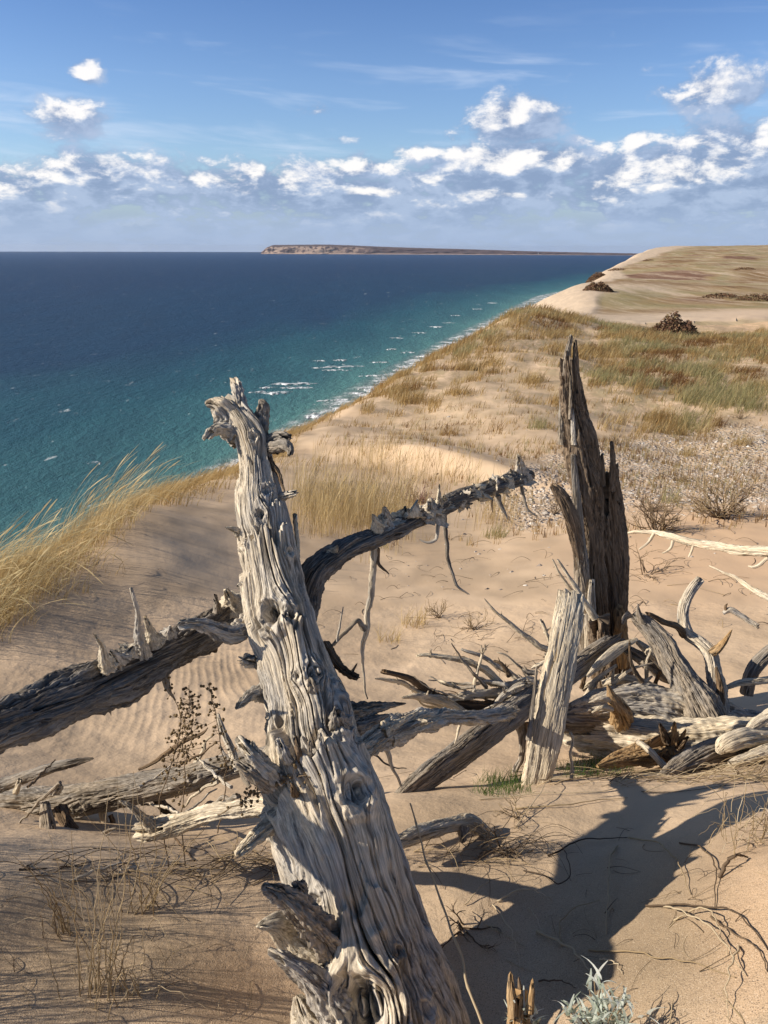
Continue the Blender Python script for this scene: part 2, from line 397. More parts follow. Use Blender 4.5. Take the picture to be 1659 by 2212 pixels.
def make_sand(kind):
    m, n, b = new_mat('dune sand ' + kind)
    pos = n.add('ShaderNodeNewGeometry').outputs['Position']
    sand = n.ramp(n.attr('tone'), [(.3, (.50, .37, .245)), (.7, (.65, .485, .325))])
    sand = n.mix(n.attr('warm'), sand, (.66, .455, .285))
    if kind == 'near':
        dist = n.vm('LENGTH', pos)
        g1 = n.noise(pos, 330, 2, .7)
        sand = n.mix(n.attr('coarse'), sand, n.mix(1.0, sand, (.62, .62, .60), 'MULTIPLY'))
        nr = n.ss(dist, 3.4, 1.3)
        sand = n.mix(n.m('MULTIPLY', n.m('MULTIPLY', n.ss(g1, .54, .66), nr), .85), sand, (.09, .075, .06))
        sand = n.mix(n.m('MULTIPLY', n.m('MULTIPLY', n.ss(g1, .42, .30), nr), .6), sand, (.80, .70, .56))
        h = n.m('ADD', n.m('MULTIPLY', n.noise(pos, 12, 4, .6), .010), n.m('MULTIPLY', n.m('MULTIPLY', g1, nr), .0030))
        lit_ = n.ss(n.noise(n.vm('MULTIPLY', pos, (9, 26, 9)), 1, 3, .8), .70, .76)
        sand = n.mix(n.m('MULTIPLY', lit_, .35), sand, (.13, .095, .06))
    elif kind == 'mid':
        v = n.add('ShaderNodeTexVoronoi', {'Vector': n.vm('MULTIPLY', pos, (1, .6, .6)), 'Scale': 15.0})
        vd, vcol = v.outputs['Distance'], n.sep(v.outputs['Color'])[0]
        pv = n.ramp(vcol, [(0, (.24, .19, .15)), (.4, (.42, .34, .27)), (.8, (.52, .46, .39)), (1, (.66, .62, .57))])
        pm = n.m('MULTIPLY', n.attr('gravel'), n.ss(vd, .62, .40))
        sand = n.mix(n.m('MULTIPLY', pm, .75), sand, pv)
        nz = n.noise(n.vm('MULTIPLY', pos, (2.4, 1.6, 2.4)), 1, 5, .72)
        vc = n.ramp(nz, [(.35, (.17, .12, .055)), (.5, (.27, .20, .10)), (.65, (.24, .22, .115))])
        sand = n.mix(n.m('MULTIPLY', n.m('MULTIPLY', n.attr('veg'), n.ss(nz, .38, .56)), .6), sand, vc)
        h = n.m('ADD', n.m('MULTIPLY', n.m('MULTIPLY', n.ss(vd, .6, .15), n.attr('gravel')), .022), n.m('MULTIPLY', nz, n.m('MULTIPLY_ADD', n.attr('veg'), .05, .006)))
    else:
        nz = n.noise(n.vm('MULTIPLY', pos, (.20, .014, .05)), 1, 6, .8)
        vc = n.ramp(n.attr('cover'), [(.3, (.24, .145, .06)), (.45, (.34, .25, .125)), (.56, (.27, .225, .105)), (.66, (.32, .22, .10)), (.78, (.19, .10, .06))])
        fs = n.mix(.5, sand, (.58, .48, .37))
        sand = n.mix(n.m('MULTIPLY', n.attr('veg'), n.m('MULTIPLY', n.ss(nz, .30, .56), .95)), fs, vc)
        sand = n.mix(n.m('MULTIPLY', n.ss(nz, .58, .68), n.m('MULTIPLY', n.attr('veg'), .75)), sand, (.11, .06, .04))
        h = n.m('MULTIPLY', nz, n.m('MULTIPLY', n.attr('veg'), .3))
    n.set(b.inputs['Base Color'], sand)
    b.inputs['Roughness'].default_value = .92; b.inputs['Specular IOR Level'].default_value = .12
    n.set(b.inputs['Normal'], n.add('ShaderNodeBump', {'Height': h, 'Strength': 1.0, 'Distance': 1.0}).outputs[0])
    return m
rip_a = (blob(gu, gv, 240, 1520, 260, 110) + blob(gu, gv, 480, 1440, 140, 90) + .28 * blob(gu, gv, 950, 1400, 400, 200)) * front
rph = (gx * 1.0 + gy * .22 + .10 * fbm(gx / .45, gy / .8, 0, 2, 51)) / .052
gz = gz + rip_a * .0042 * (np.abs(np.sin(rph * PI)) ** .7 * -1) * (.6 + .6 * fbm(gx / .3, gy / .3, 0, 2, 52)) * (gy > 2.6) * (gy < 9)
F = grid_faces(len(rr), len(az_a), True)
ctr = np.array([[0, 0, ground_z(0.0, .01)]])
V = np.concatenate([np.stack([gx, gy, gz], 1), ctr]); z1 = lambda a: np.concatenate([a, [0]])
nn = len(az_a); capf = np.stack([np.full(nn, len(V) - 1), (np.arange(nn) + 1) % nn, np.arange(nn)], 1)
F = F[:, ::-1]
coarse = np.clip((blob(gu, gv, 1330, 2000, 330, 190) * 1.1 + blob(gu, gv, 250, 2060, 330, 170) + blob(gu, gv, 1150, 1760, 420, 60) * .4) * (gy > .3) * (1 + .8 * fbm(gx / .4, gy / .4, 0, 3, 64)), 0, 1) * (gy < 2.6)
tone = .5 + 1.1 * fbm(gx / 1.1, gy / 1.1, 0, 4, 61); cover = .5 + .9 * fbm(gx / 45, gy / 90, 0, 5, 62)
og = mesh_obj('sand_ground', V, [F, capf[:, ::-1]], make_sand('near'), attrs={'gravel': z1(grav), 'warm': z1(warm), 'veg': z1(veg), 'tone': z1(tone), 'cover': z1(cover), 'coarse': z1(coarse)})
og.data.materials.append(make_sand('mid')); og.data.materials.append(make_sand('far'))
fr = np.repeat(rr[:-1], len(az_a)); mi = np.where(fr < 6.5, 0, np.where(fr < 62, 1, 2)); mi = np.concatenate([mi, np.zeros(nn)]).astype(np.int32)
og.data.polygons.foreach_set('material_index', mi)
tag(og, kind='structure')

# ------------------------------------------------------------------ the lake (curved with the earth)
RE = 7.4e6
def water_z(r): return -118 - r * r / (2 * RE)
wr = np.concatenate([[1.0], np.exp(np.linspace(math.log(60), math.log(43000), 260))])
wa = np.radians(np.linspace(-180, 180, 361)[:-1])
WR, WA = np.meshgrid(wr, wa, indexing='ij'); wx = (WR * np.sin(WA)).ravel(); wy = (WR * np.cos(WA)).ravel()
V = np.stack([wx, wy, water_z(WR.ravel())], 1)
SH = np.array([(-1200, -4000), (-260, -400), (-190, 0), (-165, 150), (-120, 300), (-85, 430), (-30, 640), (25, 840), (100, 1100), (400, 2100), (2600, 7000), (9000, 20000), (42000, 90000)])
shx = np.interp(wy, SH[:, 1], SH[:, 0]); off = np.clip((shx - wx) * .9, -100, 6000)
m, n, b = new_mat('lake water')
pos = n.add('ShaderNodeNewGeometry').outputs['Position']; dist = n.vm('LENGTH', pos)
o_ = n.attr('offshore')
bank = n.noise(n.vm('MULTIPLY', pos, (.006, .0022, .01)), 1, 4, .6)
on = n.m('ADD', o_, n.m('MULTIPLY', n.m('SUBTRACT', bank, .5), n.m('MULTIPLY', o_, 1.3)))
wc = n.ramp(n.m('DIVIDE', on, 1400.0), [(0, (.16, .22, .20)), (.012, (.075, .20, .195)), (.045, (.036, .128, .146)), (.12, (.014, .080, .108)), (.24, (.006, .037, .082)), (1, (.005, .027, .074))])
str_ = n.ss(n.noise(n.vm('MULTIPLY', pos, (.02, .004, .01)), 1, 4, .6), .38, .66)
wc = n.mix(n.m('MULTIPLY', str_, .35), wc, n.mix(1.0, wc, (1.7, 1.6, 1.45), 'MULTIPLY'))
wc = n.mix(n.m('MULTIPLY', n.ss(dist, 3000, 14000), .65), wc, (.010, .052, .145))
# whitecap flecks
warp = n.vm('MULTIPLY', pos, (.085, .035, .05))
cap = n.ss(n.noise(warp, 1.0, 6, .72), .645, .685)
cap2 = n.ss(n.noise(n.vm('MULTIPLY', pos, (.045, .012, .03)), 1.0, 6, .78), .625, .685)
capm = n.mix(n.ss(dist, 900, 2200), cap, cap2)
foam_n = n.m('MULTIPLY', n.ss(n.noise(n.vm('MULTIPLY', pos, (.06, .045, .05)), 1, 6, .7), .46, .60), n.ss(o_, 18, 2))
fo = n.m('MAXIMUM', n.m('MULTIPLY', capm, .55), foam_n, clamp=True)
n.set(b.inputs['Base Color'], n.mix(fo, wc, (.78, .82, .84)))
n.set(b.inputs['Roughness'], n.m('ADD', n.m('MULTIPLY', fo, .4), .42)); b.inputs['IOR'].default_value = 1.33
b.inputs['Specular IOR Level'].default_value = .22
h1 = n.noise(n.vm('MULTIPLY', pos, (.16, .09, .1)), 1, 6, .72); h2 = n.noise(n.vm('MULTIPLY', pos, (.035, .02, .03)), 1, 3, .6)
bmp = n.add('ShaderNodeBump', {'Height': n.m('ADD', n.m('MULTIPLY', h1, 5.0), n.m('MULTIPLY', h2, 5.0)), 'Strength': 1.0, 'Distance': 1.0})
n.set(b.inputs['Normal'], bmp.outputs[0])
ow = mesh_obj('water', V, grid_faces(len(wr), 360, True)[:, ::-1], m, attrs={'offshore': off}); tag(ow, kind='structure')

# breakers on the sandbars: low crests of foam with a front and a back
def foam_patch(V, F, cx, cy, L, W, ang, seed):
    na, nb = 26, 8; r = np.random.default_rng(seed)
    t = np.linspace(-1, 1, na); s = np.linspace(-1, 1, nb)
    T, S = np.meshgrid(t, s, indexing='ij')
    wd = W * np.sqrt(np.clip(1 - T ** 2, 0, 1)) * (1 + .9 * noise(T * 3, 0, 0, seed % 90)) + .02
    x = T * L + S * W * .5 * noise(T * 6, S * 2, 3, seed % 90); y = S * wd + W * 1.2 * noise(T * 2, 5, 0, seed % 90) + .6 * W * noise(T * 9, S * 2, 7, seed % 90) * np.abs(S)
    z = (1 - S ** 2) * .8 * np.sqrt(np.clip(1 - T ** 2, 0, 1)) + .12
    X_ = cx + x * math.cos(ang) - y * math.sin(ang); Y2 = cy + x * math.sin(ang) + y * math.cos(ang)
    V.append(np.stack([X_, Y2, z - 118 - (cx * cx + cy * cy) / (2 * RE)], -1).reshape(-1, 3)); F.append(grid_faces(na, nb))
def water_pt(u, v):
    dd = ray(u, v); t = -118 / dd[2]; p = dd * t
    for _ in range(4): t = water_z(math.hypot(p[0], p[1])) / dd[2]; p = dd * t
    return p
Vs, Fs = [], []
SURF = [(585, 848, 42, 7), (580, 838, 18, 3), (635, 829, 46, 4), (640, 838, 34, 3), (730, 793, 52, 3.5), (728, 800, 30, 2), (735, 778, 14, 2.5), (680, 900, 18, 9), (672, 918, 26, 4), (740, 882, 22, 7), (655, 934, 34, 3),
        (205, 1001, 22, 3.5), (790, 842, 16, 5), (780, 850, 24, 3), (845, 755, 12, 2), (857, 730, 14, 2.2), (905, 719, 14, 2), (880, 762, 15, 2), (943, 706, 14, 2), (970, 698, 13, 1.5), (820, 783, 20, 2), (800, 812, 24, 2.5), (690, 780, 13, 1.2), (435, 1046, 44, 7),
        (893, 790, 20, 3.5), (868, 800, 20, 3), (985, 682, 10, 1.2), (1030, 668, 10, 1), (485, 1012, 20, 8), (1065, 655, 9, .9), (460, 1030, 40, 4), (725, 865, 40, 2.2), (835, 830, 22, 3), (915, 770, 14, 2)]
k = 0
for i, (u, v, L, W) in enumerate(SURF):
    p = water_pt(u, v); ds = depth(p) / FPX; sinv = -ray(u, v)[2] / np.linalg.norm(ray(u, v))
    nV, nF = [], []
    foam_patch(nV, nF, p[0], p[1], L * ds * (1.1 if v < 990 and u > 500 else .7), W * ds * .5 / sinv * 1.0, R_(8 + 10 * math.sin(i * 3.3)), 300 + i)
    Vs.append(nV[0]); Fs.append(nF[0] + k); k += len(nV[0])
mf, n, b = new_mat('white foam'); b.inputs['Base Color'].default_value = (.85, .88, .90, 1); b.inputs['Roughness'].default_value = .7
pos = n.add('ShaderNodeNewGeometry').outputs['Position']
hole = n.ss(n.noise(n.vm('MULTIPLY', pos, (.22, .16, .2)), 1, 6, .8), .44, .60)
mt_ = n.t; tr = n.add('ShaderNodeBsdfTransparent'); mx = n.add('ShaderNodeMixShader', {0: hole})
out = [q for q in n.t.nodes if q.type == 'OUTPUT_MATERIAL'][0]
n.L.new(tr.outputs[0], mx.inputs[1]); n.L.new(b.outputs[0], mx.inputs[2]); n.L.new(mx.outputs[0], out.inputs[0])
of = mesh_obj('surf_foam', np.concatenate(Vs), np.concatenate(Fs), mf)
tag(of, 'white foam of waves breaking over the pale shallows along the shore', 'surf', kind='stuff')

# ------------------------------------------------------------------ the island on the horizon
DI = 18000.
us = np.linspace(568, 1420, 420)
top = np.interp(us, [568, 578, 590, 640, 700, 760, 830, 900, 1000, 1080, 1165, 1200, 1290, 1360, 1420], [543, 533, 529, 528.5, 528, 530, 533, 535.5, 538, 540.5, 543.3, 544, 546, 547.2, 548.8])
xs = np.array([P(u, 545, DI)[0] for u in us]); base_z = water_z(np.hypot(xs, DI))
hz = np.array([P(u, t, DI)[2] for u, t in zip(us, top)]) - base_z
hz = np.maximum(hz + 3 * fbm(xs / 160, 0, 0, 4, 41), 2)
prof = np.array([(-420, 0), (-330, .10), (-250, .5), (-160, .86), (0, .97), (300, 1.0), (1100, .95), (2200, .5), (2700, 0)])
pd = np.interp(np.linspace(0, 8, 40), np.arange(9), prof[:, 0]); ph = np.interp(np.linspace(0, 8, 40), np.arange(9), prof[:, 1])
XX, J = np.meshgrid(xs, np.arange(40)); HZ = np.broadcast_to(hz, XX.shape)
YY = DI + pd[J] + 90 * fbm(XX / 400, J * .2, 0, 3, 42)
ZZ = base_z + HZ * ph[J] + np.where(ph[J] > .05, 7 * fbm(XX / 90, YY / 90, 0, 4, 43), -3)
m, n, b = new_mat('island woods and bluffs')
pos = n.add('ShaderNodeNewGeometry').outputs['Position']; sx = n.sep(pos)
hn = n.noise(n.vm('MULTIPLY', pos, (.006, .006, .03)), 1, 5, .7)
wood = n.ramp(hn, [(.3, (.065, .052, .062)), (.55, (.115, .075, .075)), (.75, (.085, .075, .065))])
relh = n.attr('relh')
cl = n.m('MULTIPLY', n.attr('cliff'), n.ss(n.noise(n.vm('MULTIPLY', pos, (.011, .01, .005)), 1, 4, .6), .42, .55))
cm = n.m('MULTIPLY', cl, n.ss(relh, .86, .72))
beach = n.m('MULTIPLY', n.ss(relh, .16, .06), .8)
n.set(b.inputs['Base Color'], n.mix(n.m('MAXIMUM', cm, beach), wood, (.55, .40, .30))); b.inputs['Roughness'].default_value = .95
cliff = np.clip(np.interp(us, [568, 585, 625, 640, 690, 700, 740, 760, 800, 810], [.3, 1, 1, .75, .9, .8, .3, .6, .2, 0]), 0, 1)
CL = np.broadcast_to(cliff, XX.shape); RH = ph[J] * np.ones_like(XX); RH = np.where(J < 20, RH, 1)
oi = mesh_obj('island_hills', np.stack([XX, YY, ZZ], -1).reshape(-1, 3), grid_faces(40, len(xs)), m, attrs={'relh': RH.ravel(), 'cliff': CL.ravel()})
tag(oi, kind='structure')
# ------------------------------------------------------------------ thin sea haze
hb = np.array([(x_, y_, z_) for x_ in (-46000, 46000) for y_ in (-46000, 46000) for z_ in (-262, 60)], float)
hf = np.array([(0, 1, 3, 2), (4, 6, 7, 5), (0, 4, 5, 1), (2, 3, 7, 6), (0, 2, 6, 4), (1, 5, 7, 3)])
mh = bpy.data.materials.new('sea haze'); mh.use_nodes = True; mh.node_tree.nodes.clear(); n = NT(mh.node_tree)
out = n.add('ShaderNodeOutputMaterial'); pvn = n.add('ShaderNodeVolumePrincipled', {'Color': (.72, .80, .95, 1), 'Density': 9e-6, 'Anisotropy': .3}); n.L.new(pvn.outputs[0], out.inputs['Volume'])
oh = mesh_obj('haze', hb, hf, mh, smooth=False); tag(oh, 'thin pale haze over the lake fading the far island', 'haze', kind='stuff')
SC.cycles.volume_bounces = 0
# ------------------------------------------------------------------ dead wood
def make_wood(name, lo, hi, grey, streak=.6, gmix=.5):
    m, n, b = new_mat(name)
    g = n.attr('grain', True)
    f = n.noise(n.vm('MULTIPLY', g, (260, 260, 9)), 1, 4, .75)
    p = n.noise(n.vm('MULTIPLY', g, (13, 13, 4)), 1, 4, .6)
    k = n.noise(n.vm('MULTIPLY', g, (75, 75, 2.6)), 1, 3, .6)
    c = n.ramp(f, [(.34, tuple(t * .7 for t in lo)), (.46, lo), (.64, hi)])
    gm = n.ramp(f, [(.36, tuple(t * .55 for t in grey)), (.64, tuple(min(1, t * 1.25) for t in grey))])
    c = n.mix(n.m('MULTIPLY', n.ss(p, .42, .60), gmix), c, gm)
    c = n.mix(n.m('MULTIPLY', n.ss(k, .565, .63), streak), c, (.10, .082, .065))
    st = n.noise(n.vm('MULTIPLY', g, (24, 24, 3.5)), 1, 4, .7)
    c = n.mix(n.m('MULTIPLY', n.ss(st, .56, .66), .5), c, n.mix(1.0, c, (.45, .45, .46), 'MULTIPLY'))
    n.set(b.inputs['Base Color'], c)
    b.inputs['Roughness'].default_value = .82; b.inputs['Specular IOR Level'].default_value = .2
    h = n.m('ADD', n.m('MULTIPLY', f, .0045), n.m('MULTIPLY', n.ss(k, .66, .56), .004))
    n.set(b.inputs['Normal'], n.add('ShaderNodeBump', {'Height': h, 'Strength': 1.0, 'Distance': 1.0}).outputs[0])
    return m
W_MAIN = make_wood('silvered wood', (.50, .425, .32), (.84, .73, .57), (.46, .44, .41), .6, .65)
W_PALE = make_wood('bleached wood', (.58, .48, .34), (.88, .77, .58), (.62, .56, .47), .32, .35)
W_GREY = make_wood('grey weathered wood', (.26, .215, .16), (.50, .42, .33), (.31, .29, .265), .8, .6)
W_BROWN = make_wood('brown rotten wood', (.13, .085, .05), (.30, .20, .115), (.20, .155, .11), .75, .4)
W_SNAG = make_wood('standing dead wood', (.15, .105, .068), (.36, .265, .18), (.22, .18, .14), .75, .4)
W_SHADED = make_wood('shaded weathered wood', (.13, .11, .09), (.34, .30, .25), (.20, .19, .18), .8, .6)  # darker copy of the grey wood, the branches' shade put into its colour
W_TAN = make_wood('splintered tan wood', (.36, .22, .10), (.62, .43, .23), (.42, .33, .22), .5, .3)
W_TWIG = simple('dry twig', (.20, .145, .10), .85, .35, 60)
W_STRAW = simple('dry straw', (.52, .40, .23), .7, .25, 60)

def catmull(pts, n):
    pts = np.array(pts, float); m_ = len(pts)
    if m_ == 2: t = np.linspace(0, 1, n)[:, None]; return pts[0] * (1 - t) + pts[1] * t
    seg = np.linalg.norm(np.diff(pts[:, :3], axis=0), axis=1); cum = np.concatenate([[0], np.cumsum(np.maximum(seg, 1e-5))])
    tt = np.linspace(0, cum[-1], n); out = np.empty((n, pts.shape[1]))
    tan = np.gradient(pts, cum, axis=0)
    i = np.clip(np.searchsorted(cum, tt, side='right') - 1, 0, m_ - 2)
    h = (cum[i + 1] - cum[i])[:, None]; t = ((tt - cum[i])[:, None]) / h
    return (2*t**3 - 3*t**2 + 1) * pts[i] + (t**3 - 2*t**2 + t) * h * tan[i] + (-2*t**3 + 3*t**2) * pts[i+1] + (t**3 - t**2) * h * tan[i+1]

def limb(name, pts, mat, parent=None, seed=1, ds=.006, ns=48, end='point', start='flat', rough=1.0, jag=1.0, flat=(1, 1), knots=(), ledges=(), world=False, cracks=1.0, twist=0.0, wob=0.0, box=0.0, lobes=1.0, gnarl=1.0):
    """a tapering, grooved, splintered piece of wood swept along pts (u, v, Y, half-width in px) or world (x, y, z, r)"""
    if world: W = [tuple(p) for p in pts]
    else:
        W = []
        for (u, v, Y, hw) in pts:
            q = P(u, v, Y); W.append((q[0], q[1], q[2], max(hw, .3) * depth(q) / FPX))
    W = np.array(W, float)
    L = np.linalg.norm(np.diff(W[:, :3], axis=0), axis=1).sum()
    nr = int(np.clip(L / ds, 6, 1100))
    S_ = catmull(W, nr); Cn = S_[:, :3]; R = np.maximum(S_[:, 3], .0006)
    Rm = float(np.mean(R))
    if wob:
        sx = np.linspace(0, L, nr); fr = 1 / (Rm * 9)
        env = np.minimum(1, np.linspace(0, 6, nr))[:, None]
        Cn = Cn + env * wob * Rm * np.stack([noise(sx * fr, seed, 0, 3), noise(sx * fr, seed, 5, 4), noise(sx * fr, seed, 9, 5)], 1) * 2
    s = np.concatenate([[0], np.cumsum(np.linalg.norm(np.diff(Cn, axis=0), axis=1))]); L = s[-1]
    T = np.gradient(Cn, axis=0); T /= np.linalg.norm(T, axis=1)[:, None] + 1e-9
    N = np.empty_like(T); ref = np.array([0, -1.0, .15]); a = ref - T[0] * (ref @ T[0])
    if np.linalg.norm(a) < .2: a = np.array([0, 0, 1.0]) - T[0] * T[0][2]
    a /= np.linalg.norm(a)
    for i in range(nr):
        a = a - T[i] * (a @ T[i]); a /= np.linalg.norm(a); N[i] = a
    B = np.cross(N, T)
    # keep sin(th)=+1 on the right-hand side of the picture
    if B[nr // 2] @ RT < 0 and abs(B[nr // 2] @ RT) > .3: B = -B; flip = True
    else: flip = False
    th = np.linspace(0, 2 * PI, ns, endpoint=False)
    TH = np.broadcast_to(th[None], (nr, ns)); SS = np.broadcast_to(s[:, None], (nr, ns)); RR_ = np.broadcast_to(R[:, None], (nr, ns))
    thg = TH + twist * SS + .11 * noise(np.cos(TH) * 1.2, np.sin(TH) * 1.2, SS / (3.0 * Rm), seed) + .03 * noise(np.cos(TH) * 3, np.sin(TH) * 3, SS / (1.0 * Rm), seed + 7)
    kd = 0
    for (sk, tk, a_, hole) in knots:
        dx = ((TH - tk + PI) % (2 * PI) - PI) * RR_; dy = (SS - sk) * .8; r2 = dx * dx + dy * dy
        fall = np.exp(-r2 / (5 * a_) ** 2)
        thg = thg - dx * a_ * a_ / (r2 + .35 * a_ * a_) / RR_ * fall
        q = np.sqrt(r2) / a_ * (1 + .35 * noise(dx / a_ * 1.3, dy / a_ * 1.3, seed, 77))
        kd = kd + .38 * a_ * np.exp(-((q - 1.15) / .42) ** 2) * (1 + .5 * noise(dx / a_ * 3, dy / a_ * 3, 2, seed))
        if hole > 0: kd = kd - hole * a_ * np.exp(-(q / .78) ** 4) * (1 + .9 * noise(dx / a_ * 4, dy / a_ * 1.2, 1, seed))
        else: kd = kd - hole * a_ * np.exp(-(q / .9) ** 2)
    c_, s_ = np.cos(thg), np.sin(thg)
    g = lambda ka, la, sd_: noise(c_ * ka, s_ * ka, SS / (la * Rm) + 3, seed + sd_)
    lob = .17 * g(1.05, 5, 1) * lobes
    n2 = g(2.6, 5.0, 2); n3 = g(6.5, 6.5, 3)
    n4 = g(11, 8, 13)
    rid = -.030 * np.exp(-(n4 / .07) ** 2) * sstep(-.1, .2, g(3, 4, 14)) - .055 * (1 - np.minimum(1, np.abs(n2) * 4)) * sstep(-.2, .25, g(1.3, 2.5, 16)) + .02 - .026 * (1 - np.minimum(1, np.abs(n3) * 5))
    terr = g(2.0, 3.2, 17) * 5; rid = rid + .035 * (np.floor(terr) - 0 + sstep(.82, 1.0, terr - np.floor(terr)))
    fine_ = .016 * g(15, 5.0, 4)
    if ns > 150: fine_ = fine_ + .012 * g(32, 7.0, 5)
    lump = .05 * noise(np.cos(TH) * 2.2, np.sin(TH) * 2.2, SS / (.9 * Rm), seed + 6) * gnarl + .035 * gnarl * noise(np.cos(TH) * 5, np.sin(TH) * 5, SS / (.35 * Rm), seed + 22)
    chip = noise(c_ * 4, s_ * 4, SS / (2.2 * Rm), seed + 8); chip = -.07 * sstep(.12, .17, chip) * sstep(-.3, .3, n2)
    D = lob + rough * (rid + fine_ + lump + chip)
    if cracks:
        nc = g(3.4, 9, 9) + .06 * g(9, 2.0, 15); mk = sstep(-.05, .15, g(1.6, 3.5, 10)); wd = .040 if ns > 150 else .09; n5 = g(7.5, 11, 18)
        D = D - .30 * cracks * np.exp(-(nc / wd) ** 2) * mk - .085 * cracks * np.exp(-(n5 / (wd * 1.5)) ** 2) * sstep(-.15, .05, g(2.2, 4, 19))
    rad = RR_ * (1 + D) + kd
    for (s0, tc, tw, jg, dr, Ld) in ledges:
        w_ = np.exp(-(np.abs((TH - tc + PI) % (2 * PI) - PI) / tw) ** 4)
        sl_ = s0 + jg * (noise(c_ * 3.0, s_ * 3.0, s0 * 5, seed + 20) * 1.5 + .6 * noise(c_ * 8, s_ * 8, s0 * 5, seed + 21))
        be = sl_ - SS
        rad = rad + dr * w_ * sstep(0, .006, be) * np.exp(-np.maximum(be, 0) / Ld) - .45 * dr * w_ * np.exp(-((be + .012) / .018) ** 2)
    if box:
        cb = np.maximum(np.abs(np.cos(TH)), np.abs(np.sin(TH))); rad = rad * (1 + box * (1 / np.maximum(cb, .72) - 1))
    rad = np.maximum(rad, RR_ * .12)
    SO = SS.copy()
    jl = jag * min(2.4 * float(R[-1]) + .004, .45 * L)
    fac = np.ones_like(rad); axial = SS.copy()
    if end == 'broken':
        J = np.clip(.5 + 1.3 * noise(c_[-1] * 1.9, s_[-1] * 1.9, seed, seed + 30) + .7 * noise(c_[-1] * 5, s_[-1] * 5, seed, seed + 31), 0, 1)
        se = (L - jl * J)[None]
        ov = np.maximum(SS - se, 0) / max(jl, 1e-6)
        axial = np.minimum(SS, se) - np.minimum(ov, 1) * jl * .35
        fac = np.clip(1 - ov * 1.15, .02, 1)
        fac[-1] = .01
    elif end == 'point':
        fac[-1] = .02
    idx = np.interp(axial, s, np.arange(nr))
    i0 = np.clip(idx.astype(int), 0, nr - 1); i1 = np.clip(i0 + 1, 0, nr - 1); w_ = (idx - i0)[..., None]
    Cc = Cn[i0] * (1 - w_) + Cn[i1] * w_; Nn = N[i0]; Bb = B[i0]
    V = Cc + (rad * fac)[..., None] * (flat[0] * np.cos(TH)[..., None] * Nn + flat[1] * np.sin(TH)[..., None] * Bb)
    V = V.reshape(-1, 3)
    F = grid_faces(nr, ns, True)
    cap0 = np.stack([np.full(ns, len(V)), np.arange(ns), (np.arange(ns) + 1) % ns], 1)
    cap1 = np.stack([np.full(ns, len(V) + 1), (nr - 1) * ns + (np.arange(ns) + 1) % ns, (nr - 1) * ns + np.arange(ns)], 1)
    ends = np.stack([Cn[0], V[-ns:].mean(0)]); V = np.concatenate([V, ends])
    if flip: F = F[:, ::-1]; cap0 = cap0[:, ::-1]; cap1 = cap1[:, ::-1]
    # outward check is loose: cycles shades both sides
    gr = np.stack([c_ * RR_, s_ * RR_, SS], -1).reshape(-1, 3); gr = np.concatenate([gr, gr[:2]])
    gr = gr + np.array([seed * .37, 0, seed * .11])
    return mesh_obj(name, local(V, parent), [F[:, ::-1], cap0[:, ::-1], cap1[:, ::-1]], mat, parent, attrs={'grain': gr})

def spike(parent, a, b, mat=None, seed=1, hw=6, tip=1, mid=None, name='stub', end='point', **k):
    lerp = lambda t: tuple(a[i] * (1 - t) + b[i] * t for i in range(3))
    pts = [(*lerp(-.3), hw * 2.3), (*lerp(.18), hw * 1.05)] + ([(*mid, hw * .7)] if mid else [(*lerp(.6), hw * .45 + tip * .3)]) + [(*b, tip * .8)]
    return limb(name, pts, mat or W_MAIN, parent, seed, ds=.0025, ns=30, end=end, cracks=.0, **{'gnarl': 3.2, 'jag': 1.8, **k})

# ---- the leaning trunk
def Yt(v):
    k = math.tan(PITCH + math.atan((v - 1106) / FPX)); return 2.813 / (1 + .833 * k)
EDG = [(2420, 640, 1075), (2300, 655, 1035), (2212, 662, 1008), (2100, 655, 965), (2000, 650, 930), (1900, 628, 903), (1800, 606, 872), (1700, 588, 828), (1640, 568, 800), (1590, 570, 780), (1540, 570, 770), (1480, 562, 742), (1400, 545, 712), (1340, 527, 690),
       (1270, 522, 665), (1200, 520, 645), (1140, 512, 632), (1080, 508, 616), (1040, 514, 604), (1000, 516, 594), (950, 506, 584), (910, 488, 556), (880, 472, 526), (862, 462, 500)]
DIST = .92
base = P(850, 2330, Yt(2330))
TREE = thing('dead_tree', base, 'big silvery dead tree leaning away in the centre, its bare trunk topped by broken prongs', 'dead tree')
tp = [((l + r) / 2, v, Yt(v), (r - l) / 2 * (.95 - .07 * blob(0, v, 0, 1250, 1, 260))) for v, l, r in EDG]
_w = [P(a, b, c) for a, b, c, d_ in tp]; _s = np.concatenate([[0], np.cumsum([np.linalg.norm(_w[i + 1] - _w[i]) for i in range(len(_w) - 1)])])
_v = [t[1] for t in tp]
def s_of(v): return float(np.interp(-v, [-q for q in _v], _s))
def th_of(u, v):
    c = np.interp(-v, [-q for q in _v], [t[0] for t in tp]); hw = np.interp(-v, [-q for q in _v], [t[3] for t in tp])
    return math.asin(max(-.98, min(.98, (u - c) / hw)))
KN = [(775, 1735, .030, .7), (800, 2140, .060, 1.2), (690, 1480, .022, -.5), (655, 1475, .012, .8), (600, 1338, .030, 1.6), (640, 1350, .018, 1.3), (590, 1720, .025, 1.4), (575, 1130, .012, 1.2), (540, 1175, .012, 1.0), (745, 1560, .030, -.6), (870, 2050, .012, .5), (700, 1910, .014, .6), (560, 1540, .018, .8), (628, 1215, .010, .7), (585, 1080, .014, .5), (650, 1990, .03, -.4), (555, 960, .012, .6), (730, 1500, .010, .7), (930, 2180, .016, .5)]
KN = [(s_of(v), th_of(u, v), a, h) for u, v, a, h in KN]
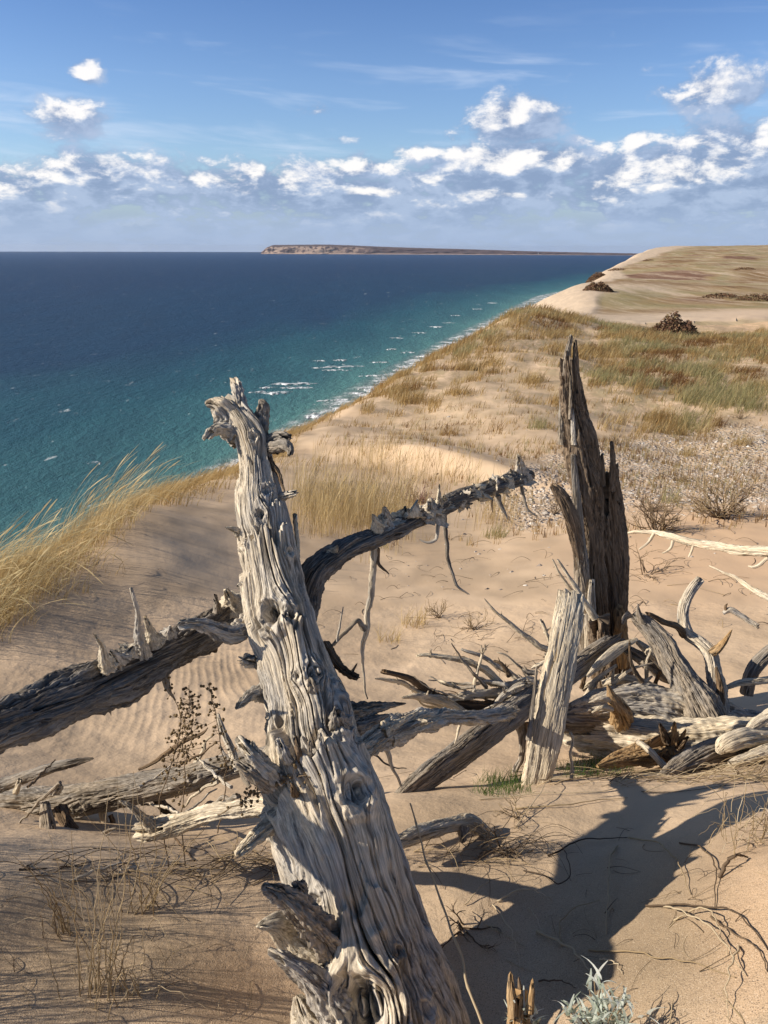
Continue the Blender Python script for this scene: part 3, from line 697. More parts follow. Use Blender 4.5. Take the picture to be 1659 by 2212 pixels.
LE = [(1608, -.45, 1.1, .045, .036, .10), (1590, .55, .8, .06, .022, .12), (1352, -.1, .9, .045, .020, .07), (1165, -.1, 1.3, .045, .017, .07), (1100, .6, .7, .02, .009, .05), (1690, -1.1, .6, .04, .02, .08), (1960, -.2, .7, .05, .014, .12), (1010, 0, 1.2, .03, .006, .05), (1030, -1.2, .5, .03, .008, .06), (1245, -1.2, .5, .03, .010, .05), (1420, -1.3, .5, .03, .010, .05)]
LE = [(s_of(v), a, b, c, d_, e) for v, a, b, c, d_, e in LE]
limb('trunk', tp, W_MAIN, TREE, 5, ds=.0022, ns=560, end='broken', knots=KN, ledges=LE, twist=.25, cracks=1.9, rough=.62, jag=1.5, gnarl=1.3)

def TY(v, o=0.0): return Yt(v) + o
# crown prongs
def obl(pts, f):
    """swing a limb away from (or towards) the eye along its length"""
    return [(p[0], p[1], p[2] + f(p[0])) + tuple(p[3:]) for p in pts]
fR = lambda u: .62 * max(0, (u - 660)) / 490
fL = lambda u: -.48 * max(0, (530 - u)) / 530
def br(name, pts, mat=W_MAIN, seed=1, parent=None, **k):
    k.setdefault('ds', .003); k.setdefault('ns', 72); k['rough'] = k.get('rough', 1.0) * 1.5; k.setdefault('gnarl', 2.6 if name in ('prong', 'stub', 'splinter') else 1.2); k.setdefault('jag', 1.7)
    return limb(name, pts, mat, parent if parent is not None else TREE, seed, **k)
br('prong', [(535, 935, TY(935), 26), (522, 890, TY(890), 17), (514, 850, TY(850), 13), (505, 815, TY(815, .02), 8)], seed=11, end='broken', jag=1.6)
hd = br('prong', [(520, 950, TY(950), 26), (496, 912, TY(905), 31), (478, 884, TY(885, -.02), 27), (456, 873, TY(876, -.03), 17), (443, 874, TY(874, -.04), 10)], seed=12, end='broken', knots=[(.07, -.3, .012, .7)], ledges=[(.05, -.5, 1.2, .02, .006, .03)])
br('prong', [(525, 950, TY(950), 16), (490, 928, TY(930, -.03), 15), (465, 928, TY(930, -.05), 12), (452, 940, TY(942, -.06), 9), (441, 953, TY(957, -.07), 5)], seed=13, end='broken', jag=2, gnarl=4)
br('prong', [(566, 985, TY(985), 22), (562, 930, TY(930), 19), (566, 895, TY(890), 15), (568, 880, TY(880), 13), (562, 862, TY(865), 4)], W_GREY, seed=14, end='point', ledges=[(.05, 0, 1.5, .02, .005, .03)])
br('prong', [(545, 960, TY(950), 9), (542, 925, TY(925), 7), (545, 900, TY(900), 4), (541, 884, TY(884), 3)], seed=15, ns=32, end='broken')
br('prong', [(572, 960, TY(955), 14), (600, 944, TY(945, -.02), 11), (616, 944, TY(945, -.04), 10), (628, 948, TY(950, -.05), 8)], W_GREY, seed=16, ns=48, end='broken')
br('prong', [(572, 965, TY(965), 14), (600, 966, TY(962, -.04), 15), (617, 962, TY(960, -.07), 12), (627, 974, TY(970, -.08), 7), (625, 986, TY(985, -.09), 4)], W_GREY, seed=17, ns=48, end='broken')
br('prong', [(568, 985, TY(985), 13), (588, 1005, TY(1000, -.03), 8), (603, 1025, TY(1020, -.04), 5), (608, 1042, TY(1040, -.04), 4), (615, 1062, TY(1060, -.05), 1.5)], W_BROWN, seed=18, ns=40)
br('stub', [(598, 1078, TY(1078), 12), (618, 1070, TY(1070, -.03), 9), (642, 1064, TY(1064, -.06), 7)], seed=19, ns=48, end='broken')
br('stub', [(640, 1205, TY(1205, .04), 7), (641, 1165, TY(1165, .04), 5), (639, 1135, TY(1135, .04), 5), (637, 1108, TY(1108, .04), 6)], W_PALE, seed=20, ns=32, end='broken')
br('stub', [(530, 1165, TY(1165), 16), (508, 1145, TY(1145, -.04), 8), (486, 1139, TY(1139, -.06), 2)], seed=21, ns=40)
br('stub', [(545, 1290, TY(1290), 15), (525, 1268, TY(1268, -.03), 10), (516, 1258, TY(1258, -.04), 7)], seed=22, ns=40, end='broken')
br('stub', [(560, 1335, TY(1335), 26), (500, 1368, TY(1365, -.04), 22), (440, 1350, TY(1350, -.09), 15), (405, 1348, TY(1345, -.12), 14), (383, 1352, TY(1345, -.13), 13)], seed=23, ns=90, end='broken', rough=1.2)
br('stub', [(580, 1440, TY(1440), 16), (535, 1425, TY(1425, -.03), 14), (522, 1425, TY(1425, -.05), 15)], seed=24, ns=64, end='broken', knots=[(.05, 0, .014, .9)])
br('stub', [(585, 1500, TY(1500), 22), (545, 1500, TY(1500, -.04), 14), (520, 1520, TY(1520, -.07), 8), (508, 1532, TY(1530, -.08), 3)], seed=25, ns=56, end='broken', rough=1.5)
br('stub', [(680, 1500, TY(1500, -.07), 16), (672, 1475, TY(1475, -.12), 9), (668, 1462, TY(1460, -.13), 4)], W_GREY, seed=26, ns=40, end='broken', rough=1.6)
br('stub', [(735, 1580, TY(1570, -.05), 26), (728, 1545, TY(1545, -.12), 13), (724, 1525, TY(1525, -.14), 4)], W_GREY, seed=27, ns=56, end='broken', rough=1.6)
br('stub', [(700, 1390, TY(1390, .04), 12), (745, 1450, TY(1450, .03), 9), (775, 1465, TY(1462, 0), 8)], W_BROWN, seed=28, ns=40, end='broken')
br('stub', [(760, 1452, TY(1452, .02), 4), (772, 1432, TY(1432, .01), 1)], W_BROWN, seed=29, ns=16)
# the torn collar two thirds of the way down
for i, (u0, v0, u1, v1, h) in enumerate([(600, 1690, 512, 1590, 24), (585, 1700, 505, 1640, 18), (630, 1660, 600, 1592, 14), (650, 1655, 640, 1588, 9), (700, 1650, 690, 1575, 10), (672, 1650, 668, 1598, 7), (560, 1680, 545, 1600, 16), (640, 1720, 628, 1690, 8)]):
    br('splinter', [(u0, v0, TY(v0, -.10), h), ((u0 * .45 + u1 * .55), (v0 + v1) / 2, TY((v0 + v1) / 2, -.15), h * .8), (u1, v1, TY(v1, -.16), h * .4)], (W_MAIN, W_GREY, W_MAIN, W_BROWN)[i % 4], seed=30 + i, ns=48, end='broken', jag=2.0, rough=1.3)
# lower left stubs and buttress roots
br('stub', [(740, 2080, TY(2080, -.06), 40), (680, 2000, TY(2000, -.13), 31), (625, 1945, TY(1945, -.18), 24), (590, 1920, TY(1920, -.20), 17), (565, 1912, TY(1912, -.21), 9)], W_GREY, seed=41, ns=110, end='broken', jag=1.8, rough=1.4)
br('stub', [(655, 1935, TY(1935, -.14), 14), (645, 1912, TY(1912, -.18), 13), (636, 1902, TY(1902, -.19), 9)], W_GREY, seed=42, ns=48, end='broken', rough=2)
br('root', [(690, 2060, TY(2060, -.02), 60), (620, 2010, TY(2010, -.06), 36), (590, 1995, TY(1995, -.10), 20), (552, 2000, TY(2000, -.12), 4)], W_PALE, seed=43, ns=90, end='broken', rough=.5, cracks=.3)
br('root', [(730, 2180, TY(2180, -.08), 44), (660, 2105, TY(2105, -.11), 24), (610, 2070, TY(2070, -.13), 15), (578, 2052, TY(2052, -.14), 9)], W_MAIN, seed=44, ns=80, end='broken', rough=1.3)
br('root', [(720, 2250, TY(2250, -.05), 50), (660, 2200, TY(2200, -.06), 34), (640, 2150, TY(2150, -.07), 9)], W_PALE, seed=45, ns=64, end='broken')
br('stub', [(640, 1760, TY(1760, -.03), 28), (575, 1790, TY(1790, -.07), 15), (540, 1822, TY(1815, -.10), 13), (508, 1850, TY(1835, -.12), 8)], W_PALE, seed=46, ns=72, end='broken', rough=1.6)
br('root', [(640, 1740, TY(1740, .02), 26), (560, 1745, 1.86, 22), (470, 1752, 1.9, 18), (400, 1772, 1.92, 20), (345, 1790, 1.94, 25), (292, 1798, 1.95, 20)], W_PALE, seed=47, ns=110, end='broken', rough=.9, wob=.15)
br('splinter', [(340, 1800, 1.93, 12), (310, 1768, 1.93, 10), (285, 1745, 1.92, 6), (256, 1728, 1.92, 2)], W_PALE, seed=48, ns=40, rough=1.5)
# branch that leaves the trunk to the right
RB = br('branch', obl([(648, 1385, TY(1385, .07), 24), (660, 1300, 2.12, 34), (678, 1240, 2.12, 30), (735, 1195, 2.12, 24), (830, 1152, 2.15, 23), (905, 1117, 2.2, 20), (1000, 1075, 2.26, 17), (1070, 1050, 2.3, 17), (1115, 1032, 2.33, 18), (1140, 1026, 2.34, 14), (1153, 1026, 2.35, 3)], fR), W_SHADED, seed=51, ds=.003, ns=150, rough=1.1, wob=.1, lobes=1.2)
TEETH = [(815, 1125, 803, 1110, 9), (838, 1122, 835, 1097, 13), (880, 1105, 886, 1090, 12), (893, 1105, 893, 1092, 9), (925, 1102, 925, 1078, 14), (948, 1090, 949, 1045, 5), (960, 1088, 958, 1070, 10), (1000, 1070, 998, 1062, 8), (1020, 1062, 1018, 1050, 9), (1040, 1052, 1034, 1048, 9), (1065, 1040, 1056, 1030, 9), (1090, 1032, 1085, 1026, 9), (1115, 1025, 1106, 1012, 6), (1124, 1022, 1124, 984, 10), (720, 1185, 728, 1176, 6), (1090, 1050, 1098, 1040, 5), (1010, 1085, 1025, 1088, 5)]
for i, (a, b_, c, d_, h) in enumerate(TEETH):
    Yb = np.interp(a, [700, 830, 1000, 1150], [2.10, 2.13, 2.24, 2.33]) + fR(a)
    spike(RB, (a, b_ + 6, Yb), (c, d_, Yb - .02), (W_PALE, W_MAIN, W_PALE)[i % 3], 60 + i, h, h * .3, end='broken', jag=2.6, rough=2.6, flat=(.8, 1.25), wob=.5)
for i, (pts, mt) in enumerate([
    ([(808, 1180, 2.13, 8), (806, 1230, 2.13, 7.5), (797, 1310, 2.14, 7), (788, 1369, 2.14, 6), (782, 1420, 2.15, 3.5), (795, 1510, 2.16, 2)], W_MAIN),
    ([(786, 1360, 2.14, 8), (773, 1341, 2.13, 5), (745, 1368, 2.10, 4.5), (715, 1395, 2.08, 3.5)], W_GREY),
    ([(728, 1385, 2.09, 2.5), (736, 1340, 2.09, 2), (742, 1310, 2.09, 1)], W_MAIN),
    ([(961, 1112, 2.22, 5), (962, 1150, 2.21, 4.5), (967, 1200, 2.2, 4), (976, 1233, 2.19, 3.5), (987, 1262, 2.18, 3), (1016, 1283, 2.17, 1)], W_GREY),
    ([(946, 1118, 2.2, 4.5), (947, 1145, 2.18, 4), (940, 1165, 2.17, 3.5), (925, 1173, 2.16, 3), (905, 1166, 2.16, 1.2)], W_MAIN),
    ([(1075, 1070, 2.3, 7), (1082, 1090, 2.3, 5), (1096, 1122, 2.3, 1)], W_GREY),
    ([(1062, 1075, 2.3, 3), (1063, 1108, 2.3, 1.2)], W_BROWN),
    ([(1125, 1045, 2.33, 4), (1131, 1075, 2.32, 3.5), (1142, 1100, 2.31, 2.5), (1161, 1116, 2.3, 1)], W_GREY),
    ([(816, 1185, 2.12, 5), (816, 1215, 2.11, 4), (826, 1228, 2.10, 3), (842, 1243, 2.10, .8)], W_BROWN)]):
    limb('twig', obl(pts, lambda u, q=pts[0][0]: fR(q)), mt, RB, 80 + i, ds=.004, ns=16, cracks=0, rough=1.3, wob=.5)
# the thick branch reaching to the left behind the trunk
LB = br('branch', obl([(585, 1262, 2.32, 22), (530, 1302, 2.28, 28), (450, 1362, 2.22, 36), (360, 1412, 2.15, 44), (252, 1462, 2.08, 52), (144, 1513, 2.02, 52), (0, 1572, 1.95, 54), (-150, 1640, 1.9, 58)], fL), W_SHADED, seed=52, ds=.0035, ns=220, rough=1.15, lobes=1.4, cracks=2.0, twist=.1)
for i, (a, b_, m_, h, t, mt) in enumerate([((303, 1382, 2.08), (283, 1268, 2.07), (298, 1330, 2.07), 8, 4, W_MAIN), ((330, 1375, 2.10), (313, 1329, 2.09), None, 10, 6, W_PALE), ((228, 1425, 2.02), (202, 1367, 2.0), (220, 1395, 2.01), 9, 3, W_PALE), ((258, 1422, 2.03), (238, 1404, 2.02), None, 9, 5, W_MAIN),
    ((352, 1455, 2.12), (380, 1514, 2.10), (362, 1485, 2.10), 8, 1, W_GREY), ((233, 1520, 2.03), (240, 1547, 2.02), None, 7, 1, W_GREY), ((472, 1330, 2.22), (465, 1283, 2.2), None, 9, 5, W_GREY), ((500, 1300, 2.24), (488, 1272, 2.22), None, 16, 8, W_PALE), ((365, 1365, 2.13), (368, 1350, 2.12), None, 8, 2, W_MAIN), ((462, 1402, 2.21), (468, 1410, 2.2), None, 10, 4, W_BROWN), ((280, 1402, 2.06), (292, 1390, 2.05), None, 10, 4, W_PALE)]):
    a, b_, m_ = [None if q is None else obl([q], fL)[0] for q in (a, b_, m_)]
    spike(LB, a, b_, mt, 100 + i, h, t, m_, end='broken', rough=1.4)
# the low branch reaching right towards the fallen roots
DB = br('branch', [(735, 1650, TY(1650, .02), 40), (800, 1600, 1.98, 31), (860, 1573, 2.08, 28), (924, 1555, 2.2, 22), (988, 1549, 2.4, 15), (1052, 1549, 2.65, 14), (1116, 1536, 2.85, 14)], seed=53, ds=.003, ns=130, rough=1.5, end='broken')
br('stub', [(755, 1545, TY(1545, .05), 26), (800, 1532, TY(1540, .06), 15), (850, 1522, TY(1535, .08), 6), (878, 1519, TY(1530, .09), 1.5)], W_GREY, seed=54, ns=64, rough=1.4)
br('stub', [(770, 1570, TY(1570, .05), 20), (810, 1555, TY(1555, .05), 11), (842, 1543, TY(1545, .05), 2)], W_GREY, seed=55, ns=48)
for i, (pts, mt) in enumerate([
    ([(812, 1605, 2.0, 7), (834, 1620, 2.0, 6), (845, 1650, 2.0, 4), (866, 1700, 2.0, 2.5)], W_PALE), ([(806, 1628, 2.0, 2.5), (850, 1658, 2.0, 1.5), (880, 1660, 2.0, .8)], W_GREY),
    ([(935, 1565, 2.2, 4), (938, 1580, 2.2, 2)], W_GREY), ([(995, 1560, 2.42, 4), (990, 1585, 2.42, 3), (980, 1608, 2.42, 1)], W_PALE), ([(870, 1588, 2.1, 3), (868, 1600, 2.1, 1)], W_BROWN)]):
    limb('twig', pts, mt, DB, 120 + i, ds=.004, ns=14, cracks=0, wob=.5)
for i, (a, b_, h) in enumerate([((840, 1575, 2.02), (905, 1535, 2.12), 10), ((860, 1590, 2.05), (925, 1560, 2.14), 7), ((905, 1560, 2.12), (935, 1560, 2.1), 8), ((780, 1640, 1.9), (850, 1588, 1.95), 8)]):
    spike(DB, a, b_, W_PALE, 130 + i, h, 2, name='splinter', rough=2)
# ------------------------------------------------------------------ other fallen and standing wood
DIST = 1.0
def wood_thing(name, label, cat, base, group=None):
    return thing(name, base, label, cat, group)
def L(parent, name, pts, mat=W_MAIN, seed=1, **k):
    k.setdefault('ds', .005); k.setdefault('ns', 56)
    return limb(name, pts, mat, parent, seed, **k)

# standing snag
SN = wood_thing('dead_snag', 'hollow dark standing dead tree with split top rising on the right', 'dead tree', P(1310, 1500, 3.65))
L(SN, 'trunk', [(1312, 1560, 3.62, 38), (1306, 1450, 3.6, 30), (1292, 1340, 3.6, 23), (1284, 1250, 3.6, 25), (1278, 1150, 3.6, 28), (1266, 1050, 3.6, 34), (1250, 950, 3.6, 34), (1240, 900, 3.6, 31), (1234, 850, 3.6, 25), (1230, 790, 3.6, 20), (1228, 755, 3.6, 15)], W_SNAG, 201, ns=170, ds=.005, end='broken', jag=2.5, rough=1.5, cracks=2.5, flat=(.8, 1), wob=.06)
L(SN, 'trunk', [(1335, 1560, 3.68, 42), (1334, 1450, 3.66, 32), (1335, 1360, 3.66, 21), (1334, 1280, 3.66, 23), (1327, 1180, 3.66, 28), (1318, 1080, 3.66, 26), (1314, 1020, 3.66, 24)], W_SNAG, 202, ns=170, ds=.005, end='broken', jag=1.8, rough=1.3, cracks=2.5, flat=(.7, 1))
for i, (a, m_, b_, h, t, mt) in enumerate([
    ((1222, 870), (1222, 790), (1234, 722), 12, 4, W_GREY), ((1246, 900), (1244, 800), (1243, 733), 10, 4, W_SNAG), ((1214, 960), (1213, 880), (1213, 800), 8, 3, W_GREY), ((1256, 940), (1250, 840), (1238, 770), 9, 3, W_GREY),
    ((1323, 1060), (1324, 1000), (1321, 952), 9, 4, W_SNAG), ((1302, 1050), (1302, 1010), (1300, 978), 6, 3, W_SNAG), ((1288, 1040), (1286, 1010), (1283, 986), 5, 1, W_SNAG), ((1332, 1080), (1333, 1030), (1333, 1000), 6, 3, W_SNAG),
    ((1240, 960), (1238, 920), (1236, 880), 7, 3, W_MAIN), ((1232, 905), (1233, 860), (1232, 810), 5, 2, W_GREY)]):
    Yf = 3.55 if i in (8, 9) else 3.6
    L(SN, 'splinter', [(a[0], a[1], Yf, h), (m_[0], m_[1], Yf, (h + t) / 2), (b_[0], b_[1], Yf, t)], mt, 210 + i, ns=36, end='broken', jag=1.6, rough=1.6)
L(SN, 'branch_stub', [(1266, 1330, 3.55, 12), (1255, 1230, 3.53, 12), (1245, 1165, 3.52, 13), (1228, 1105, 3.5, 14), (1208, 1065, 3.5, 12), (1192, 1045, 3.5, 8)], W_SNAG, 221, ns=80, end='broken', flat=(.5, 1.1))
L(SN, 'trunk_shell', [(1262, 1420, 3.54, 14), (1262, 1300, 3.53, 18), (1252, 1180, 3.53, 14), (1246, 1080, 3.54, 10), (1238, 980, 3.54, 5)], W_GREY, 222, ns=90, end='broken', flat=(.5, 1))
L(SN, 'splinter', [(1280, 1420, 3.5, 15), (1274, 1345, 3.5, 13), (1277, 1290, 3.5, 9), (1279, 1250, 3.5, 6)], W_MAIN, 223, ns=48, end='broken', flat=(.5, 1))
L(SN, 'splinter', [(1343, 1440, 3.58, 14), (1340, 1360, 3.58, 16), (1337, 1305, 3.58, 9)], W_TAN, 224, ns=48, end='broken', rough=1.5)
L(SN, 'root_stub', [(1312, 1490, 3.42, 18), (1304, 1420, 3.42, 22), (1294, 1370, 3.42, 25), (1290, 1333, 3.42, 29)], W_SNAG, 225, ns=90, end='broken', jag=.7, rough=1.3, knots=[(.12, 0, .014, .8)])
# the two bleached prongs beside its foot
TW = wood_thing('forked_twig', 'pale forked twig poking up behind the bleached slab beside the dark snag', 'twig', P(1262, 1320, 3.3))
L(TW, 'prong', [(1285, 1335, 3.3, 9), (1255, 1290, 3.3, 6), (1228, 1245, 3.3, 4), (1203, 1208, 3.3, 2)], W_PALE, 230, ns=20, cracks=0, wob=.3)
L(TW, 'prong', [(1262, 1325, 3.32, 6), (1245, 1290, 3.32, 4), (1215, 1248, 3.32, 3), (1194, 1208, 3.32, 1.5)], W_PALE, 231, ns=20, cracks=0, wob=.3)

# pale upright slab
SB = wood_thing('wood_slab', 'tall bleached wood slab standing in the sand, leaning right in front of the snag', 'wood slab', P(1157, 1700, 2.46))
L(SB, 'slab', [(1150, 1725, 2.44, 28), (1160, 1680, 2.47, 31), (1180, 1580, 2.55, 34), (1200, 1480, 2.65, 35), (1220, 1380, 2.77, 33), (1231, 1310, 2.87, 30), (1234, 1278, 2.92, 28)], W_PALE, 240, ns=260, ds=.003, end='broken', jag=.45, rough=.8, cracks=1.6, flat=(.42, 1.0), box=.5, lobes=.25)
L(SB, 'splinter', [(1142, 1600, 2.50, 6), (1147, 1560, 2.54, 5), (1152, 1500, 2.6, 4), (1160, 1440, 2.66, 2)], W_GREY, 241, ns=24, cracks=0, wob=.4)

# dark leaning beam
DBM = wood_thing('grey_beam', 'long grey split beam slanting up from the sand between the trunk and the pale slab', 'beam', P(880, 1722, 2.4))
L(DBM, 'beam', [(845, 1740, 2.34, 14), (900, 1698, 2.42, 25), (980, 1638, 2.55, 30), (1080, 1560, 2.78, 29), (1180, 1490, 3.02, 27), (1260, 1432, 3.2, 24), (1340, 1378, 3.36, 20)], W_GREY, 250, ns=240, ds=.0035, end='broken', jag=1.0, rough=.8, cracks=2.6, flat=(.7, 1), box=.35, lobes=.5)
L(DBM, 'split', [(1268, 1462, 3.1, 4), (1300, 1430, 3.14, 12), (1335, 1402, 3.2, 12), (1378, 1380, 3.24, 4)], W_PALE, 251, ns=48, flat=(.5, 1), rough=.5)

# the fallen tree on the right, its trunk, arms and branches
FT = wood_thing('fallen_tree', 'big fallen bleached tree lying across the sand at right with twisting root arms', 'fallen tree', P(1400, 1640, 2.95))
L(FT, 'trunk', [(1800, 1585, 2.82, 44), (1660, 1592, 2.86, 44), (1560, 1602, 2.88, 46), (1470, 1606, 2.91, 50), (1380, 1598, 2.95, 50), (1300, 1588, 3.0, 46), (1235, 1580, 3.05, 40), (1200, 1574, 3.07, 34)], W_PALE, 260, ns=300, ds=.0045, rough=1.2, cracks=1.8, end='broken', jag=1.3, gnarl=1.8)
L(FT, 'trunk', [(1230, 1540, 3.0, 18), (1290, 1530, 3.05, 34), (1350, 1520, 3.08, 42), (1420, 1530, 3.1, 50), (1490, 1548, 3.1, 52), (1560, 1560, 3.15, 40), (1640, 1570, 3.2, 30)], W_MAIN, 261, ns=260, ds=.0045, rough=1.4)
L(FT, 'root', [(1525, 1570, 3.02, 55), (1500, 1520, 3.08, 48), (1478, 1476, 3.14, 34), (1450, 1430, 3.2, 27), (1425, 1385, 3.26, 24), (1395, 1350, 3.3, 18), (1366, 1326, 3.33, 11)], W_GREY, 262, ns=200, ds=.0045, end='broken', rough=1.1, cracks=1.6)
L(FT, 'splinter', [(1388, 1345, 3.29, 9), (1380, 1325, 3.29, 6), (1377, 1303, 3.29, 1)], W_GREY, 263, ns=20, cracks=0)
L(FT, 'root', [(1362, 1325, 3.33, 9), (1350, 1335, 3.33, 6), (1345, 1350, 3.32, 3)], W_GREY, 284, ns=20, cracks=0)
L(FT, 'root', [(1545, 1560, 3.1, 34), (1548, 1490, 3.15, 21), (1540, 1440, 3.2, 15), (1531, 1406, 3.24, 14), (1512, 1388, 3.28, 13), (1488, 1372, 3.32, 13), (1477, 1345, 3.35, 12.5), (1478, 1307, 3.38, 11.5), (1492, 1276, 3.4, 10), (1514, 1248, 3.42, 8.5)], W_MAIN, 264, ns=100, ds=.004, end='broken', jag=.8, rough=1.2)
L(FT, 'root', [(1478, 1372, 3.32, 9), (1462, 1353, 3.3, 7), (1432, 1343, 3.28, 6), (1410, 1330, 3.27, 5), (1393, 1323, 3.26, 3)], W_BROWN, 265, ns=40, end='broken')
L(FT, 'splinter', [(1535, 1412, 3.22, 10), (1556, 1396, 3.22, 8), (1570, 1378, 3.22, 5), (1582, 1359, 3.22, 1)], W_TAN, 266, ns=36, rough=1.4)
L(FT, 'splinter', [(1548, 1545, 3.06, 12), (1556, 1500, 3.1, 9), (1552, 1465, 3.13, 6), (1546, 1440, 3.16, 3)], W_BROWN, 267, ns=40)
L(FT, 'root', [(1500, 1500, 3.12, 14), (1440, 1440, 3.3, 12), (1395, 1400, 3.4, 9), (1375, 1385, 3.45, 5)], W_PALE, 268, ns=48)
L(FT, 'root', [(1500, 1480, 3.3, 16), (1440, 1458, 3.35, 16), (1390, 1425, 3.4, 14), (1350, 1400, 3.5, 10)], W_GREY, 269, ns=60)
L(FT, 'root', [(1460, 1510, 3.2, 14), (1400, 1485, 3.22, 12), (1340, 1468, 3.25, 11), (1300, 1478, 3.28, 8)], W_PALE, 270, ns=60, wob=.4)
L(FT, 'root', [(1345, 1560, 2.95, 24), (1335, 1530, 2.9, 19), (1322, 1505, 2.88, 11), (1312, 1478, 2.88, 2)], W_TAN, 271, ns=64, end='broken', rough=1.6)
L(FT, 'splinter', [(1322, 1512, 2.88, 8), (1295, 1510, 2.85, 5), (1270, 1518, 2.84, 1)], W_PALE, 272, ns=20, rough=1.4)
L(FT, 'splinter', [(1320, 1530, 2.87, 8), (1300, 1528, 2.84, 5), (1277, 1540, 2.83, 1)], W_PALE, 273, ns=20, rough=1.4)
L(FT, 'root', [(1165, 1540, 2.98, 8), (1200, 1550, 2.98, 24), (1260, 1555, 3.0, 30), (1320, 1560, 3.02, 30)], W_GREY, 274, ns=90, rough=1.3)
L(FT, 'root', [(1126, 1560, 2.9, 14), (1128, 1600, 2.86, 8), (1125, 1640, 2.83, 6), (1113, 1672, 2.8, 6), (1122, 1690, 2.78, 2)], W_GREY, 275, ns=40, rough=1.4)
L(FT, 'root', [(1140, 1560, 2.88, 6), (1142, 1600, 2.85, 3), (1135, 1650, 2.82, 2)], W_BROWN, 276, ns=16, cracks=0)
BRS = [([(1160, 1520, 2.96, 14), (1132, 1517, 2.95, 13), (1052, 1524, 2.92, 14), (990, 1520, 2.88, 13), (934, 1501, 2.83, 11), (900, 1474, 2.78, 8), (860, 1459, 2.74, 6), (822, 1447, 2.7, 6)], W_BROWN, 80),
 ([(1165, 1490, 3.0, 12), (1150, 1478, 3.0, 12), (1084, 1496, 2.95, 11), (1020, 1500, 2.9, 10), (953, 1507, 2.85, 5)], W_MAIN, 70),
 ([(1160, 1492, 3.05, 8), (1116, 1468, 3.05, 7), (1084, 1446, 3.05, 6), (1052, 1424, 3.05, 4.5), (1020, 1408, 3.05, 4), (994, 1400, 3.05, 3)], W_MAIN, 36),
 ([(1090, 1490, 2.98, 9), (1070, 1465, 2.98, 8), (1045, 1445, 2.97, 8), (1015, 1432, 2.96, 7), (975, 1420, 2.95, 6), (930, 1414, 2.94, 5), (897, 1415, 2.93, 2.5)], W_PALE, 40),
 ([(1195, 1410, 3.15, 7), (1148, 1383, 3.15, 6.5), (1116, 1360, 3.15, 5), (1084, 1330, 3.15, 3.5), (1062, 1312, 3.15, 2.5), (1047, 1292, 3.15, 1)], W_PALE, 30),
 ([(1196, 1400, 3.1, 5), (1180, 1365, 3.1, 4), (1166, 1337, 3.1, 3.5)], W_PALE, 24),
 ([(1200, 1440, 3.05, 8), (1180, 1430, 3.05, 5), (1160, 1438, 3.05, 4), (1146, 1444, 3.05, 2)], W_PALE, 24),
 ([(1195, 1435, 3.06, 6), (1186, 1422, 3.06, 4), (1178, 1412, 3.06, 2)], W_PALE, 20),
 ([(1160, 1455, 3.02, 6), (1140, 1452, 3.02, 5), (1128, 1442, 3.02, 3)], W_GREY, 20),
 ([(1099, 1460, 3.0, 6), (1092, 1445, 3.0, 5), (1080, 1430, 3.0, 4), (1064, 1426, 3.0, 3.5)], W_BROWN, 24),
 ([(1022, 1492, 2.93, 4), (1033, 1446, 2.95, 3.2), (1042, 1414, 2.97, 2.8), (1038, 1393, 2.97, 1)], W_PALE, 20),
 ([(1041, 1416, 2.97, 2.6), (1048, 1400, 2.97, 1.6), (1050, 1392, 2.97, .7)], W_PALE, 12),
 ([(960, 1520, 2.85, 8), (924, 1505, 2.8, 7), (892, 1488, 2.78, 5.5), (860, 1472, 2.75, 5), (809, 1465, 2.72, 2)], W_PALE, 36),
 ([(1040, 1555, 2.9, 14), (1010, 1545, 2.86, 12), (965, 1522, 2.8, 12), (920, 1508, 2.75, 10), (895, 1503, 2.73, 6), (870, 1505, 2.71, 2)], W_PALE, 60),
 ([(1130, 1530, 2.93, 15), (1080, 1540, 2.9, 14), (1040, 1552, 2.86, 13), (990, 1552, 2.8, 11)], W_MAIN, 60),
 ([(1110, 1475, 3.0, 5), (1060, 1478, 2.98, 4), (1040, 1465, 2.97, 3), (1025, 1461, 2.96, 1)], W_PALE, 20),
 ([(1060, 1545, 2.86, 6), (1090, 1500, 2.9, 7), (1140, 1476, 2.95, 9)], W_MAIN, 36)]
for i, (p_, mt, ns_) in enumerate(BRS):
    bb = L(FT, 'branch', p_, mt, 300 + i, ns=ns_, ds=.004, end='broken' if p_[-1][3] > 2.4 else 'point', rough=1.3, wob=.35, cracks=.6)
    # short broken twigs along it
    rg = random.Random(i)
    for j in range(rg.randint(1, 4)):
        k_ = rg.randint(1, len(p_) - 2) if len(p_) > 2 else 0
        q = p_[k_]; h = max(1.2, q[3] * .35); l_ = rg.uniform(8, 16)
        aa = rg.uniform(-2.4, -.5)
        spike(bb, q[:3], (q[0] + l_ * math.cos(aa), q[1] + l_ * math.sin(aa) - q[3] * .6, q[2] - .01), mt, 400 + i * 7 + j, h, .5, name='twig')
rg = random.Random(77)
for i in range(26):
    u0 = rg.uniform(980, 1215); v0 = rg.uniform(1478, 1548); Y0 = 2.82 + (u0 - 980) / 235 * .25 + rg.uniform(-.05, .08)
    l_ = rg.uniform(50, 150); an = rg.uniform(-.25, 1.0); h = rg.uniform(2.2, 5.5)
    q = [(u0, v0, Y0, h)]
    for j in (1, 2, 3):
        an += rg.uniform(-.4, .4); q.append((q[-1][0] - l_ / 3 * math.cos(an), q[-1][1] - l_ / 3 * math.sin(an) * .8, q[-1][2] + rg.uniform(-.05, .04), h * (1 - j * .24)))
    L(FT, 'branch', q, (W_PALE, W_MAIN, W_GREY, W_PALE)[i % 4], 450 + i, ns=18, ds=.004, end='broken', rough=1.4, wob=.6, cracks=0)
